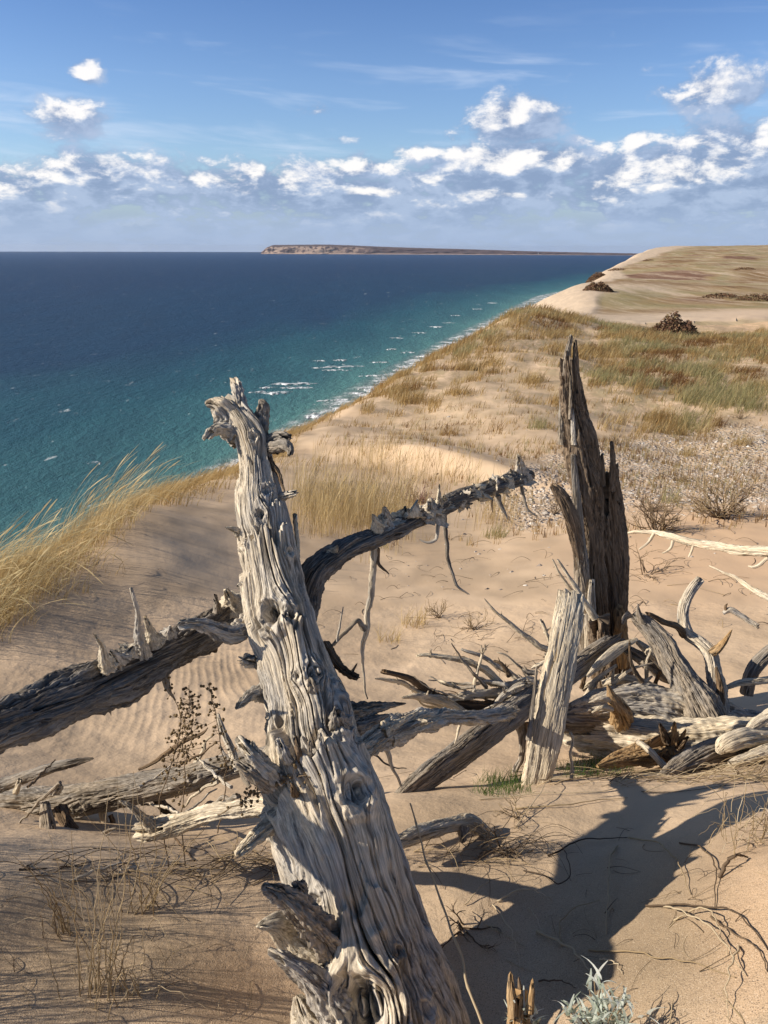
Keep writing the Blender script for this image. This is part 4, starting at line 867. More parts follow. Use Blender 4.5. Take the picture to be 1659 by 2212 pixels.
for i in range(12):
    u0 = rg.uniform(1240, 1420); v0 = rg.uniform(1470, 1560); Y0 = rg.uniform(3.1, 3.35); an = rg.uniform(.2, 2.6); l_ = rg.uniform(40, 110); h = rg.uniform(4, 9)
    L(FT, 'splinter', [(u0, v0, Y0, h), (u0 - l_ * .5 * math.cos(an), v0 - l_ * .5 * math.sin(an), Y0, h * .8), (u0 - l_ * math.cos(an + .2), v0 - l_ * math.sin(an + .2), Y0 + .03, h * .4)], (W_MAIN, W_GREY, W_BROWN, W_PALE)[i % 4], 480 + i, ns=36, end='broken', jag=2, rough=1.6, flat=(.6, 1))
spike(FT, (1560, 1615, 2.92), (1575, 1600, 2.9), W_PALE, 281, 8, 2, name='splinter')

# rotten tan piece in front of it
RT_ = wood_thing('rotten_log', 'splintered orange brown rotten log piece lying in front of the fallen tree at right', 'log', P(1400, 1660, 2.75))
L(RT_, 'log', [(1290, 1655, 2.64, 4), (1320, 1645, 2.68, 12), (1370, 1632, 2.73, 20), (1420, 1618, 2.78, 26), (1470, 1605, 2.82, 24)], W_TAN, 310, ns=160, ds=.0035, end='broken', jag=1.5, rough=1.8, cracks=2)
for i, (a, b_, h) in enumerate([((1440, 1600), (1425, 1562), 10), ((1455, 1605), (1458, 1558), 9), ((1465, 1615), (1488, 1590), 8), ((1450, 1640), (1485, 1640), 8), ((1430, 1635), (1462, 1655), 8), ((1470, 1600), (1482, 1575), 6)]):
    L(RT_, 'splinter', [(*a, 2.78, h), ((a[0] + b_[0]) / 2, (a[1] + b_[1]) / 2, 2.76, h * .7), (*b_, 2.74, h * .3)], (W_BROWN, W_TAN)[i % 2], 320 + i, ns=32, end='broken', jag=2, rough=2)
R1 = wood_thing('curved_branch', 'thin bleached branch curving down over the rotten orange log', 'branch', P(1500, 1670, 2.6))
L(R1, 'branch', [(1375, 1602, 2.72, 5), (1400, 1618, 2.68, 7), (1425, 1645, 2.64, 7), (1445, 1672, 2.6, 7), (1450, 1690, 2.56, 5)], W_PALE, 330, ns=36, wob=.3)
R2 = wood_thing('thin_root', 'thin pale crooked root standing in the sand right of the bleached slab', 'root', P(1232, 1690, 2.5))
L(R2, 'root', [(1231, 1700, 2.5, 5), (1234, 1650, 2.55, 3.5), (1230, 1625, 2.57, 3), (1238, 1600, 2.6, 3), (1232, 1578, 2.62, 3.5)], W_PALE, 331, ns=18, wob=.5, end='broken')
R3 = wood_thing('dark_root', 'thick dark root rising out of the sand along the fallen tree at right', 'root', P(1470, 1675, 2.6))
L(R3, 'root', [(1380, 1715, 2.46, 6), (1420, 1690, 2.52, 14), (1465, 1660, 2.6, 21), (1530, 1628, 2.7, 24), (1600, 1612, 2.78, 24), (1700, 1605, 2.82, 20), (1800, 1600, 2.84, 16)], W_GREY, 332, ns=140, rough=1.1)
R4 = wood_thing('white_log', 'smooth white rounded log end resting on the dark root at the right edge', 'log', P(1600, 1620, 2.68))
L(R4, 'log', [(1552, 1626, 2.66, 7), (1562, 1612, 2.66, 17), (1590, 1598, 2.68, 20), (1630, 1592, 2.72, 21), (1720, 1600, 2.76, 22)], W_PALE, 333, ns=120, rough=.6)
R5 = wood_thing('white_branch', 'white branch lying below the rounded log end at the right edge', 'branch', P(1620, 1640, 2.6))
L(R5, 'branch', [(1575, 1650, 2.6, 6), (1600, 1642, 2.61, 11), (1640, 1628, 2.63, 13), (1720, 1600, 2.7, 14)], W_PALE, 334, ns=80, end='point')
R6 = wood_thing('white_branch', 'white branch slanting up out of the frame above the rounded log end', 'branch', P(1640, 1560, 2.75))
L(R6, 'branch', [(1608, 1586, 2.72, 5), (1625, 1568, 2.74, 11), (1650, 1552, 2.76, 12), (1740, 1500, 2.85, 14)], W_PALE, 335, ns=80)
R7 = wood_thing('tree_stub', 'dark broken stub leaning at the far right edge above the fallen tree', 'stub', P(1640, 1480, 3.3))
L(R7, 'stub', [(1612, 1500, 3.3, 14), (1625, 1450, 3.32, 15), (1650, 1420, 3.35, 15), (1720, 1370, 3.4, 16)], W_GREY, 336, ns=80)
R8 = wood_thing('pale_branch', 'slim bleached branch lying behind the S shaped root arm at the right edge', 'branch', P(1600, 1480, 3.2))
L(R8, 'branch', [(1560, 1490, 3.18, 4), (1600, 1472, 3.2, 7), (1640, 1468, 3.22, 8), (1740, 1460, 3.25, 9)], W_PALE, 337, ns=60, wob=.4)
# bare branches reaching in from the right
R9 = wood_thing('bare_branch', 'long white bare branch reaching in from the right edge behind the snag', 'branch', P(1600, 1185, 5.4))
L(R9, 'branch', [(1352, 1153, 5.6, 2.5), (1375, 1148, 5.53, 3.5), (1410, 1150, 5.45, 5), (1456, 1160, 5.3, 8), (1530, 1178, 5.1, 9.5), (1600, 1188, 4.9, 11), (1700, 1200, 4.65, 12)], W_PALE, 340, ns=70, ds=.008, wob=.3)
for i, p_ in enumerate([[(1413, 1152, 5.43, 4), (1400, 1172, 5.42, 3), (1380, 1188, 5.4, 2)], [(1455, 1165, 5.29, 4), (1448, 1185, 5.28, 3), (1430, 1196, 5.28, 1.5)], [(1500, 1172, 5.17, 3), (1492, 1195, 5.15, 2.5), (1488, 1204, 5.15, 2)], [(1660, 1205, 4.75, 4), (1625, 1225, 4.8, 3), (1615, 1222, 4.82, 1)]]):
    L(R9, 'twig', p_, W_PALE, 350 + i, ns=12, cracks=0)
R10 = wood_thing('bare_branch', 'slender pale pointed branch slanting in from the right edge above the S shaped root', 'branch', P(1640, 1280, 4.6))
L(R10, 'branch', [(1532, 1222, 4.85, 1.5), (1560, 1235, 4.75, 2.5), (1590, 1248, 4.63, 4), (1625, 1272, 4.5, 6), (1680, 1302, 4.3, 8)], W_PALE, 360, ns=30, wob=.2)
R11 = wood_thing('short_stick', 'short grey stick with a charred end lying on the sand near the right edge', 'stick', G(1610, 1345))
L(R11, 'stick', [(1562, 1325, 4.3, 4), (1575, 1318, 4.3, 6), (1600, 1330, 4.28, 6), (1625, 1346, 4.25, 6), (1642, 1356, 4.22, 5)], W_MAIN, 361, ns=36, end='broken')
L(R11, 'twig', [(1570, 1322, 4.3, 4), (1568, 1308, 4.3, 2.5), (1572, 1303, 4.3, 1)], W_BROWN, 362, ns=12, cracks=0)

# the raised log at the lower left
FL = wood_thing('fallen_log', 'long furrowed grey log propped on stub legs left of the trunk', 'log', P(110, 1880, 2.05))
L(FL, 'log', [(-160, 1775, 2.56, 48), (0, 1752, 2.48, 43), (60, 1746, 2.46, 40), (130, 1738, 2.44, 34), (252, 1712, 2.42, 32), (360, 1690, 2.40, 30), (450, 1668, 2.38, 27), (520, 1650, 2.37, 25), (600, 1630, 2.36, 22)], W_GREY, 370, ns=240, ds=.0035, rough=1.3, cracks=2.2, knots=[(1.22, .3, .014, .7), (.75, 0, .02, -.5)], lobes=1.2)
for i, (p_, mt, nm) in enumerate([
    ([(98, 1735, 2.28, 10), (100, 1780, 2.22, 15), (106, 1840, 2.15, 17), (112, 1910, 2.08, 17)], W_GREY, 'leg'),
    ([(128, 1745, 2.33, 14), (160, 1795, 2.25, 13), (205, 1845, 2.18, 13), (255, 1905, 2.1, 12)], W_BROWN, 'leg'),
    ([(222, 1745, 2.40, 9), (226, 1775, 2.38, 7), (228, 1800, 2.36, 7)], W_PALE, 'leg'),
    ([(238, 1760, 2.4, 6), (248, 1785, 2.38, 5), (258, 1800, 2.36, 2)], W_BROWN, 'leg'),
    ([(330, 1715, 2.5, 11), (350, 1745, 2.5, 11), (385, 1765, 2.5, 8)], W_BROWN, 'leg'),
    ([(-60, 1715, 2.3, 14), (0, 1695, 2.3, 14), (54, 1677, 2.3, 12), (110, 1660, 2.3, 11), (170, 1645, 2.3, 8), (205, 1637, 2.3, 2)], W_GREY, 'branch'),
    ([(34, 1712, 2.27, 7), (40, 1695, 2.26, 6), (48, 1680, 2.26, 5)], W_PALE, 'stub'),
    ([(120, 1715, 2.3, 12), (132, 1702, 2.3, 9), (138, 1697, 2.3, 5)], W_PALE, 'stub'),
    ([(300, 1695, 2.45, 4), (340, 1682, 2.42, 5), (360, 1668, 2.4, 2)], W_PALE, 'splinter'),
    ([(300, 1662, 2.44, 3), (330, 1648, 2.44, 4), (370, 1620, 2.44, 6), (400, 1600, 2.44, 5), (440, 1580, 2.44, 3), (450, 1570, 2.44, 1)], W_BROWN, 'branch'),
    ([(420, 1650, 2.5, 5), (440, 1620, 2.5, 4.5), (445, 1600, 2.5, 3), (462, 1588, 2.5, 2)], W_PALE, 'twig'),
    ([(150, 1768, 2.3, 3), (190, 1850, 2.2, 3), (225, 1800, 2.2, 4), (255, 1787, 2.2, 2)], W_GREY, 'twig')]):
    L(FL, nm, p_, mt, 380 + i, ns=56 if p_[0][3] > 8 else 20, end='broken', rough=1.3, wob=.25)
rg = random.Random(9)
for i, (u0, v0, u1, v1, h, mt) in enumerate([(0, 1958, 252, 1790, 2.6, W_PALE), (70, 1915, 215, 1815, 2.2, W_MAIN), (60, 1872, 215, 1803, 3.5, W_GREY), (130, 1690, 30, 1790, 4, W_GREY), (300, 1700, 372, 1650, 3, W_MAIN), (350, 1800, 470, 1700, 3.5, W_MAIN), (420, 1860, 330, 1760, 3, W_BROWN), (470, 1690, 395, 1745, 4, W_PALE),
    (500, 1700, 430, 1640, 4, W_MAIN), (20, 1800, 96, 1845, 5, W_BROWN), (150, 1905, 300, 1862, 3.5, W_MAIN), (40, 1880, 180, 1870, 4, W_BROWN), (260, 1880, 420, 1858, 3, W_PALE), (-20, 1850, 70, 1800, 5, W_GREY), (540, 1700, 470, 1612, 5, W_GREY), (390, 1650, 470, 1600, 3, W_BROWN), (180, 1850, 330, 1830, 2.5, W_PALE), (395, 1770, 300, 1735, 4, W_MAIN), (515, 1720, 440, 1740, 6, W_GREY), (60, 1700, 120, 1640, 3, W_BROWN)]):
    Y0, Y1 = 2.05 + rg.uniform(-.1, .25), 2.2 + rg.uniform(-.1, .25)
    if v0 > 1850 or v1 > 1850:
        a_, b_ = G(u0, v0), G(u1, v1); Y0 = a_[1] if v0 > 1840 else Y0; Y1 = b_[1] if v1 > 1840 else Y1
    L(FL, 'branch', [(u0, v0, Y0, h), ((u0 + u1) / 2 + rg.uniform(-8, 8), (v0 + v1) / 2 + rg.uniform(-10, 4), (Y0 + Y1) / 2, h * .8), (u1, v1, Y1, h * .45)], mt, 560 + i, ns=16, ds=.004, end='broken', wob=.8, rough=1.4, cracks=0)
FB = wood_thing('white_stick', 'smooth white slanted stick standing against the left side of the trunk', 'stick', P(500, 1640, 2.0))
L(FB, 'stick', [(515, 1665, 1.88, 9), (500, 1620, 1.92, 9), (482, 1580, 1.95, 7), (470, 1540, 1.98, 4)], W_MAIN, 400, ns=36, rough=.6)

# white log right of the trunk
WL = wood_thing('white_log', 'short white log with a grey broken head lying right of the trunk base', 'log', P(960, 1800, 1.95))
L(WL, 'log', [(855, 1822, 1.82, 12), (890, 1806, 1.86, 17), (940, 1790, 1.92, 18), (985, 1780, 1.97, 16), (1015, 1778, 2.0, 18), (1045, 1795, 2.0, 14), (1062, 1815, 1.98, 5)], W_PALE, 410, ns=120, ds=.003, rough=1.0)
L(WL, 'stub', [(1000, 1790, 1.96, 14), (1000, 1812, 1.93, 8), (998, 1822, 1.92, 4)], W_GREY, 411, ns=40, rough=1.6)
# little stump at the bottom edge
ST = wood_thing('small_stump', 'small tan broken stump poking up at the bottom edge', 'stump', P(1122, 2260, 1.12))
L(ST, 'stump', [(1118, 2290, 1.08, 32), (1120, 2212, 1.11, 25), (1124, 2170, 1.13, 22), (1128, 2140, 1.14, 20)], W_TAN, 420, ns=140, ds=.0025, end='broken', jag=2.0, rough=1.3)
L(ST, 'splinter', [(1108, 2200, 1.10, 12), (1104, 2140, 1.13, 9), (1103, 2098, 1.15, 4)], W_TAN, 421, ns=40, end='broken', jag=2)
L(ST, 'splinter', [(1145, 2190, 1.11, 9), (1148, 2150, 1.13, 7), (1151, 2112, 1.15, 2)], W_TAN, 422, ns=40, end='broken', jag=2)
L(ST, 'splinter', [(1125, 2160, 1.14, 6), (1122, 2125, 1.16, 4), (1120, 2108, 1.17, 1)], W_BROWN, 423, ns=24)
# ------------------------------------------------------------------ grass and plants
def tint_mat(name, cols, rough=.75):
    m, n, b = new_mat(name)
    k = len(cols) - 1
    n.set(b.inputs['Base Color'], n.ramp(n.attr('tint'), [(i / k, c) for i, c in enumerate(cols)]))
    b.inputs['Roughness'].default_value = rough; b.inputs['Specular IOR Level'].default_value = .15
    out = [q for q in n.t.nodes if q.type == 'OUTPUT_MATERIAL'][0]
    tr = n.add('ShaderNodeBsdfTranslucent'); n.set(tr.inputs[0], n.ramp(n.attr('tint'), [(i / k, c) for i, c in enumerate(cols)]))
    mx = n.add('ShaderNodeMixShader', {0: .28}); n.L.new(b.outputs[0], mx.inputs[1]); n.L.new(tr.outputs[0], mx.inputs[2]); n.L.new(mx.outputs[0], out.inputs[0])
    return m
# tint: 0 dark rust, .33 golden, .66 pale straw, 1 olive
G_HILL = tint_mat('hill grass blades', [(.20, .10, .045), (.47, .31, .12), (.62, .49, .26), (.34, .32, .15)])
G_GOLD = tint_mat('golden grass blades', [(.30, .20, .08), (.52, .37, .16), (.70, .56, .31), (.42, .38, .17)])
G_GREEN = tint_mat('green grass blades', [(.06, .11, .03), (.12, .19, .05), (.25, .27, .09), (.5, .42, .2)])

def blades(roots, Ln, phi, lean, width, tint, segs=4, plume=None, up=1.0, seed=0, curl=1.8):
    n_ = len(roots); r = np.random.default_rng(seed)
    t = np.linspace(0, 1, segs + 1)[None, :, None]
    dirv = np.stack([np.cos(phi), np.sin(phi), 0 * phi], 1)[:, None]
    ln = lean[:, None, None]; LL = Ln[:, None, None]
    hor = ln * t ** curl
    ver = up * t * np.sqrt(np.clip(1 - .55 * ln ** 2 * t ** 1.6, .04, 1)) - .30 * np.clip(ln - .6, 0, 2) * t ** 3
    Pp = roots[:, None] + LL * (hor * dirv + ver * np.array([0, 0, 1.0]))
    wa_ = r.uniform(-.9, .9, n_); wv = np.stack([np.cos(wa_), np.sin(wa_) * .6, 0 * wa_], 1)[:, None]
    wd = width[:, None, None] * (1 - t ** 1.5 * .85)
    if plume is not None:
        wd = wd + plume[:, None, None] * np.exp(-((t - .88) / .10) ** 2)
    A = Pp - wv * wd * .5; B_ = Pp + wv * wd * .5
    V = np.stack([A, B_], 2).reshape(-1, 3)
    k = np.arange(n_)[:, None] * (segs + 1) * 2 + np.arange(segs)[None] * 2
    F = np.stack([k, k + 1, k + 3, k + 2], -1).reshape(-1, 4)
    return V, F, np.repeat(tint, (segs + 1) * 2)

def join(parts):
    Vs, Fs, Ts, k = [], [], [], 0
    for V, F, T in parts: Vs.append(V); Fs.append(F + k); Ts.append(T); k += len(V)
    return np.concatenate(Vs), np.concatenate(Fs), np.concatenate(Ts)

def scatter(n_, ymin, ymax, xlo, xhi, dens, seed):
    r = np.random.default_rng(seed)
    y = np.exp(r.uniform(math.log(ymin), math.log(ymax), n_)); x = y * r.uniform(xlo, xhi, n_)
    z = height(x, y); u, v = proj(x, y, z)
    d_ = dens(u, v, x, y); keep = r.uniform(0, 1, n_) < d_
    return x[keep], y[keep], z[keep], u[keep], v[keep]

def tufts(x, y, nb, rad, Ln, tint, seed, lean=(.2, .7), width=.006, phi0=.1, phis=.9, plume=0, segs=3):
    r = np.random.default_rng(seed); m_ = len(x)
    nb = np.broadcast_to(nb, m_).astype(int); idx = np.repeat(np.arange(m_), nb); k = len(idx)
    a = r.uniform(0, 2 * PI, k); q = np.sqrt(r.uniform(0, 1, k)) * np.broadcast_to(rad, m_)[idx]
    bx = x[idx] + q * np.cos(a); by = y[idx] + q * np.sin(a)
    roots = np.stack([bx, by, height(bx, by) - .01], 1)
    L_ = np.broadcast_to(Ln, m_)[idx] * r.uniform(.45, 1.1, k)
    phi = phi0 + r.normal(0, phis, k)
    le = r.uniform(lean[0], lean[1], k)
    ti = np.clip(np.broadcast_to(tint, m_)[idx] + r.normal(0, .09, k), 0, 1)
    w_ = np.broadcast_to(width, m_)[idx] * r.uniform(.7, 1.2, k)
    pl = None
    if plume: pl = np.where(r.uniform(0, 1, k) < .45, plume, 0) * r.uniform(.5, 1.2, k)
    return blades(roots, L_, phi, le, w_, ti, segs, pl, seed=seed + 1)

# hill
def d_hill(u, v, x, y):
    n1 = fbm(x / 2.2, y / 2.2, 0, 3, 70); n2 = noise(x / .7, y / .7, 0, 71)
    ridge = np.interp(u, [980, 1040, 1130, 1250, 1300, 1500, 1659], [730, 702, 660, 676, 690, 720, 747])
    below = v - ridge
    crest = np.exp(-(np.clip(below - 22, 0, None) / 48) ** 2) * (u > 900)
    right = blob(u, v, 1500, 800, 230, 100) * 1.1 + blob(u, v, 1480, 880, 130, 50) * .8 + blob(u, v, 1290, 760, 150, 50) * .7
    left = blob(u, v, 900, 850, 90, 55) * 1.0 + blob(u, v, 980, 770, 80, 45) * .9
    dn = np.maximum(np.maximum(crest, right), left)
    bare = blob(u, v, 1390, 860, 100, 32) + blob(u, v, 1120, 770, 60, 28) * .7 + blob(u, v, 990, 900, 130, 35) * .5
    sp = .05 + .16 * blob(u, v, 1130, 860, 190, 90)
    return np.clip((dn * 1.0 - bare * .9 + n1 * 1.7 + n2 * .9 - .30), 0, 1) * (dn > .12) * .42 + sp * .45 * np.clip(.2 + n2 * 2 + n1, 0, 1)
x, y, z, u, v = scatter(52000, 12.5, 50, -.16, .60, d_hill, 81)
k_ = (x > edge_x(y) - .6); x, y, z, u, v = x[k_], y[k_], z[k_], u[k_], v[k_]
zone = fbm(x / 3.5, y / 3.5, 0, 3, 72)
oliv = sstep(-.05, .2, zone + .45 * blob(u, v, 1500, 830, 200, 90) + .3 * blob(u, v, 1330, 740, 200, 40) - .5 * blob(u, v, 950, 830, 150, 100) - .15)
rust = sstep(.15, .35, fbm(x / 2.5, y / 2.5, 4, 3, 73) + .5 * blob(u, v, 1170, 710, 60, 25) + .35 * blob(u, v, 1410, 810, 70, 35) + .3 * blob(u, v, 1640, 800, 60, 30))
ti = np.where(np.random.default_rng(5).uniform(size=len(x)) < oliv, .93, .42); ti = ti * (1 - rust) + .06 * rust
dn = d_hill(u, v, x, y)
V, F, T = tufts(x, y, np.where(dn > .12, 13, 7), .09 + .004 * y, np.where(dn > .12, .38, .22) * (1 - .3 * rust) * np.random.default_rng(6).uniform(.5, 1.3, len(x)), np.clip(ti + np.random.default_rng(8).normal(0, .10, len(x)), 0, 1), 82, width=.0045 + .00048 * y, lean=(.15, .9), phi0=.0)
og_ = mesh_obj('hill_grass', V, F, G_HILL, attrs={'tint': T}, smooth=False)
tag(og_, 'golden, olive and rusty dune grass covering the hill beyond the snag', 'grass', kind='stuff')
print('hill tufts', len(x))
# edge strip of golden grass between the trunk and the hill
def d_edge(u, v, x, y):
    ed = x - edge_x(y); n1 = fbm(x / 1.0, y / 1.0, 0, 3, 75)
    return np.clip((np.exp(-((ed - .0) / .45) ** 2)) * (.7 + n1 * 2.2), 0, 1) * .6
x, y, z, u, v = scatter(16000, 9, 34, -.36, .12, d_edge, 83)
V, F, T = tufts(x, y, 8, .12, .34, .45, 84, width=.004 + .0003 * y, lean=(.5, 1.1), phi0=-.1, phis=.5)
og_ = mesh_obj('edge_grass', V, F, G_HILL, attrs={'tint': T}, smooth=False)
tag(og_, 'golden windblown grass along the bluff edge above the surf', 'grass', kind='stuff')
# wispy tall grass behind the trunk
def d_mid(u, v, x, y):
    n1 = fbm(x / .9, y / .9, 0, 3, 76)
    b_ = blob(u, v, 780, 1125, 110, 38) + blob(u, v, 690, 1110, 60, 40) * .7 + blob(u, v, 880, 1010, 130, 22) * .6 + blob(u, v, 850, 985, 70, 20) * .7 + blob(u, v, 1060, 1130, 60, 22) * .5 + blob(u, v, 960, 1060, 70, 20) * .3
    return np.clip(b_ * (.75 + n1 * 1.8), 0, 1) * .55
x, y, z, u, v = scatter(5200, 8, 17, -.16, .22, d_mid, 85)
V, F, T = tufts(x, y, 9, .13, .62, .5, 86, width=.0042, lean=(.05, .5), phi0=.2, phis=1.2, plume=.009, segs=5)
og_ = mesh_obj('tall_grass', V, F, G_GOLD, attrs={'tint': T}, smooth=False)
tag(og_, 'wispy tall golden grass on the sand slope right behind the leaning trunk', 'grass', kind='stuff')
# the dune crest at the left
def d_left(u, v, x, y):
    ed = x - edge_x(y); n1 = fbm(x / .6, y / .6, 0, 3, 77)
    w_ = np.interp(y, [3.5, 4.6, 5.5, 7, 9.5], [.25, .52, .55, .42, .22])
    return np.clip((np.exp(-((ed - .05) / w_) ** 4)) * (1.0 + n1 * 1.2), 0, 1) * sstep(4.1, 4.9, y) * (1 - sstep(8.2, 10.2, y))
x, y, z, u, v = scatter(7500, 4, 10.5, -.95, -.22, d_left, 87)
V1 = tufts(x, y, 8, .10, np.interp(y, [4, 7, 9], [.22, .28, .26]), .38, 88, width=.0045, lean=(.4, 1.2), phi0=.0, phis=.8, segs=5)
sel = np.random.default_rng(3).uniform(size=len(x)) < .32
V2 = tufts(x[sel], y[sel], 4, .12, np.interp(y[sel], [4, 6, 7.5, 9], [.46, .60, .92, .7]), .66, 89, width=.0048, lean=(.45, 1.25), phi0=.05, phis=.35, plume=.015, segs=9)
V, F, T = join([V1, V2]); print('left', len(x), len(V))
og_ = mesh_obj('dune_grass', V, F, G_GOLD, attrs={'tint': T}, smooth=False)
tag(og_, 'dense golden plumed dune grass bent by the wind on the left crest above the lake', 'grass', kind='stuff')

# sparse short sprigs over the sand and pebbles
def d_sp(u, v, x, y):
    n1 = fbm(x / 1.6, y / 1.6, 0, 3, 78)
    return np.clip(.13 * blob(u, v, 1150, 960, 330, 70) + .20 * blob(u, v, 1400, 950, 260, 70) + .14 * blob(u, v, 1450, 1050, 250, 80) + .03, 0, 1) * np.clip(.6 + n1 * 2, 0, 1.6)
x, y, z, u, v = scatter(26000, 8.5, 22, -.06, .56, d_sp, 90)
r = np.random.default_rng(91); ti = r.choice([.08, .35, .5, .9], len(x), p=[.35, .3, .15, .2])
V, F, T = tufts(x, y, 5, .045, .15, ti, 92, width=.0075, lean=(.0, .5), phis=1.6)
og_ = mesh_obj('sand_sprigs', V, F, G_HILL, attrs={'tint': T}, smooth=False)
tag(og_, 'sparse short dry sprigs dotted over the pebbly flat below the hill', 'sprigs', kind='stuff')

# pebbles
def d_pb(u, v, x, y):
    g_ = zone_fields(x, y, height(x, y))[0]; return g_ * .5 + .006
x, y, z, u, v = scatter(60000, 6.8, 24, .02, .58, d_pb, 93)
r = np.random.default_rng(94); m_ = len(x)
octa = np.array([(1, 0, 0), (.5, .87, 0), (-.5, .87, 0), (-1, 0, 0), (-.5, -.87, 0), (.5, -.87, 0), (.3, .2, .55), (-.35, -.15, .5)])
fo_ = np.array([(0, 1, 6), (1, 2, 6), (2, 7, 6), (2, 3, 7), (3, 4, 7), (4, 5, 7), (5, 6, 7), (5, 0, 6)])
sz = np.exp(r.normal(-4.3, .5, m_)); ro = r.uniform(0, 2 * PI, m_); c0, s0 = np.cos(ro), np.sin(ro)
jit = octa[None] * (1 + r.normal(0, .16, (m_, 8, 1)))
px = jit[..., 0] * sz[:, None] * r.uniform(.8, 1.4, (m_, 1)); py = jit[..., 1] * sz[:, None]; pz = jit[..., 2] * sz[:, None] * 1.1
V = np.stack([x[:, None] + px * c0[:, None] - py * s0[:, None], y[:, None] + px * s0[:, None] + py * c0[:, None], z[:, None] + pz - .003], -1).reshape(-1, 3)
F = (np.arange(m_)[:, None, None] * 8 + fo_[None]).reshape(-1, 3)
mp, n, b = new_mat('pale pebbles'); n.set(b.inputs['Base Color'], n.ramp(n.attr('tint'), [(0, (.20, .16, .13)), (.4, (.38, .31, .25)), (.8, (.50, .44, .37)), (1, (.70, .66, .60))])); b.inputs['Roughness'].default_value = .7
op = mesh_obj('pebbles', V, F, mp, attrs={'tint': np.repeat(r.uniform(0, 1, m_), 8)}, smooth=False); print('pebbles', m_)
tag(op, 'pale pebbles strewn thickly over the flat sand between the snag and the hill', 'pebbles', kind='stuff')

# ------------------------------------------------------------------ thin twigs, roots and plants
def tubes(lines, ns=5):
    """lines: list of (pts (k,3), radii (k,), tint)"""
    Vs, Fs, Ts, k = [], [], [], 0
    a = np.linspace(0, 2 * PI, ns, endpoint=False)
    for pts, rad, ti in lines:
        pts = np.asarray(pts, float); m_ = len(pts); rad = np.broadcast_to(rad, m_)
        T = np.gradient(pts, axis=0); T /= np.linalg.norm(T, axis=1)[:, None] + 1e-9
        ref = np.where(np.abs(T[:, 2:3]) > .8, np.array([[1., 0, 0]]), np.array([[0, 0, 1.]]))
        N = np.cross(T, ref); N /= np.linalg.norm(N, axis=1)[:, None] + 1e-9; B = np.cross(T, N)
        V = pts[:, None] + rad[:, None, None] * (np.cos(a)[None, :, None] * N[:, None] + np.sin(a)[None, :, None] * B[:, None])
        Vs.append(V.reshape(-1, 3)); Fs.append(grid_faces(m_, ns, True) + k); Ts.append(np.full(m_ * ns, ti)); k += m_ * ns
    return np.concatenate(Vs), np.concatenate(Fs), np.concatenate(Ts)
M_TW = tint_mat('twigs and straw', [(.07, .05, .035), (.22, .155, .10), (.50, .38, .22), (.72, .62, .45)])

def curve3(pts, n_=24, wig=0, seed=0):
    c = catmull(pts, n_)
    if wig:
        t = np.linspace(0, 1, n_); e = np.sin(t * PI) ** .4
        c[:, :3] += wig * np.stack([noise(t * 9, seed, 0, 1), noise(t * 9, seed, 7, 2), noise(t * 9, seed, 13, 3)], 1) * e[:, None]
    return c

def straw(name, label, cat, pxs, r0, tint, lift=.004, group=None, seed=0, arch=0.0, wig=.007):
    """a thin stem lying on the sand along image points"""
    pts = [G(u, v, lift) for u, v in pxs]; pts = [p for p in pts if p is not None]
    c = curve3(pts, 30, wig, seed); hz_ = height(c[:, 0], c[:, 1])
    t = np.linspace(0, 1, len(c)); c[:, 2] = hz_ + lift + arch * np.sin(t * PI)
    base = c[0].copy()
    V, F, T = tubes([(c - base, r0 * (1 - .6 * t), tint)])
    o = mesh_obj(name, V, F, M_TW, attrs={'tint': T}); o.location = Vector([float(q) for q in base]); tag(o, label, cat, group); return o

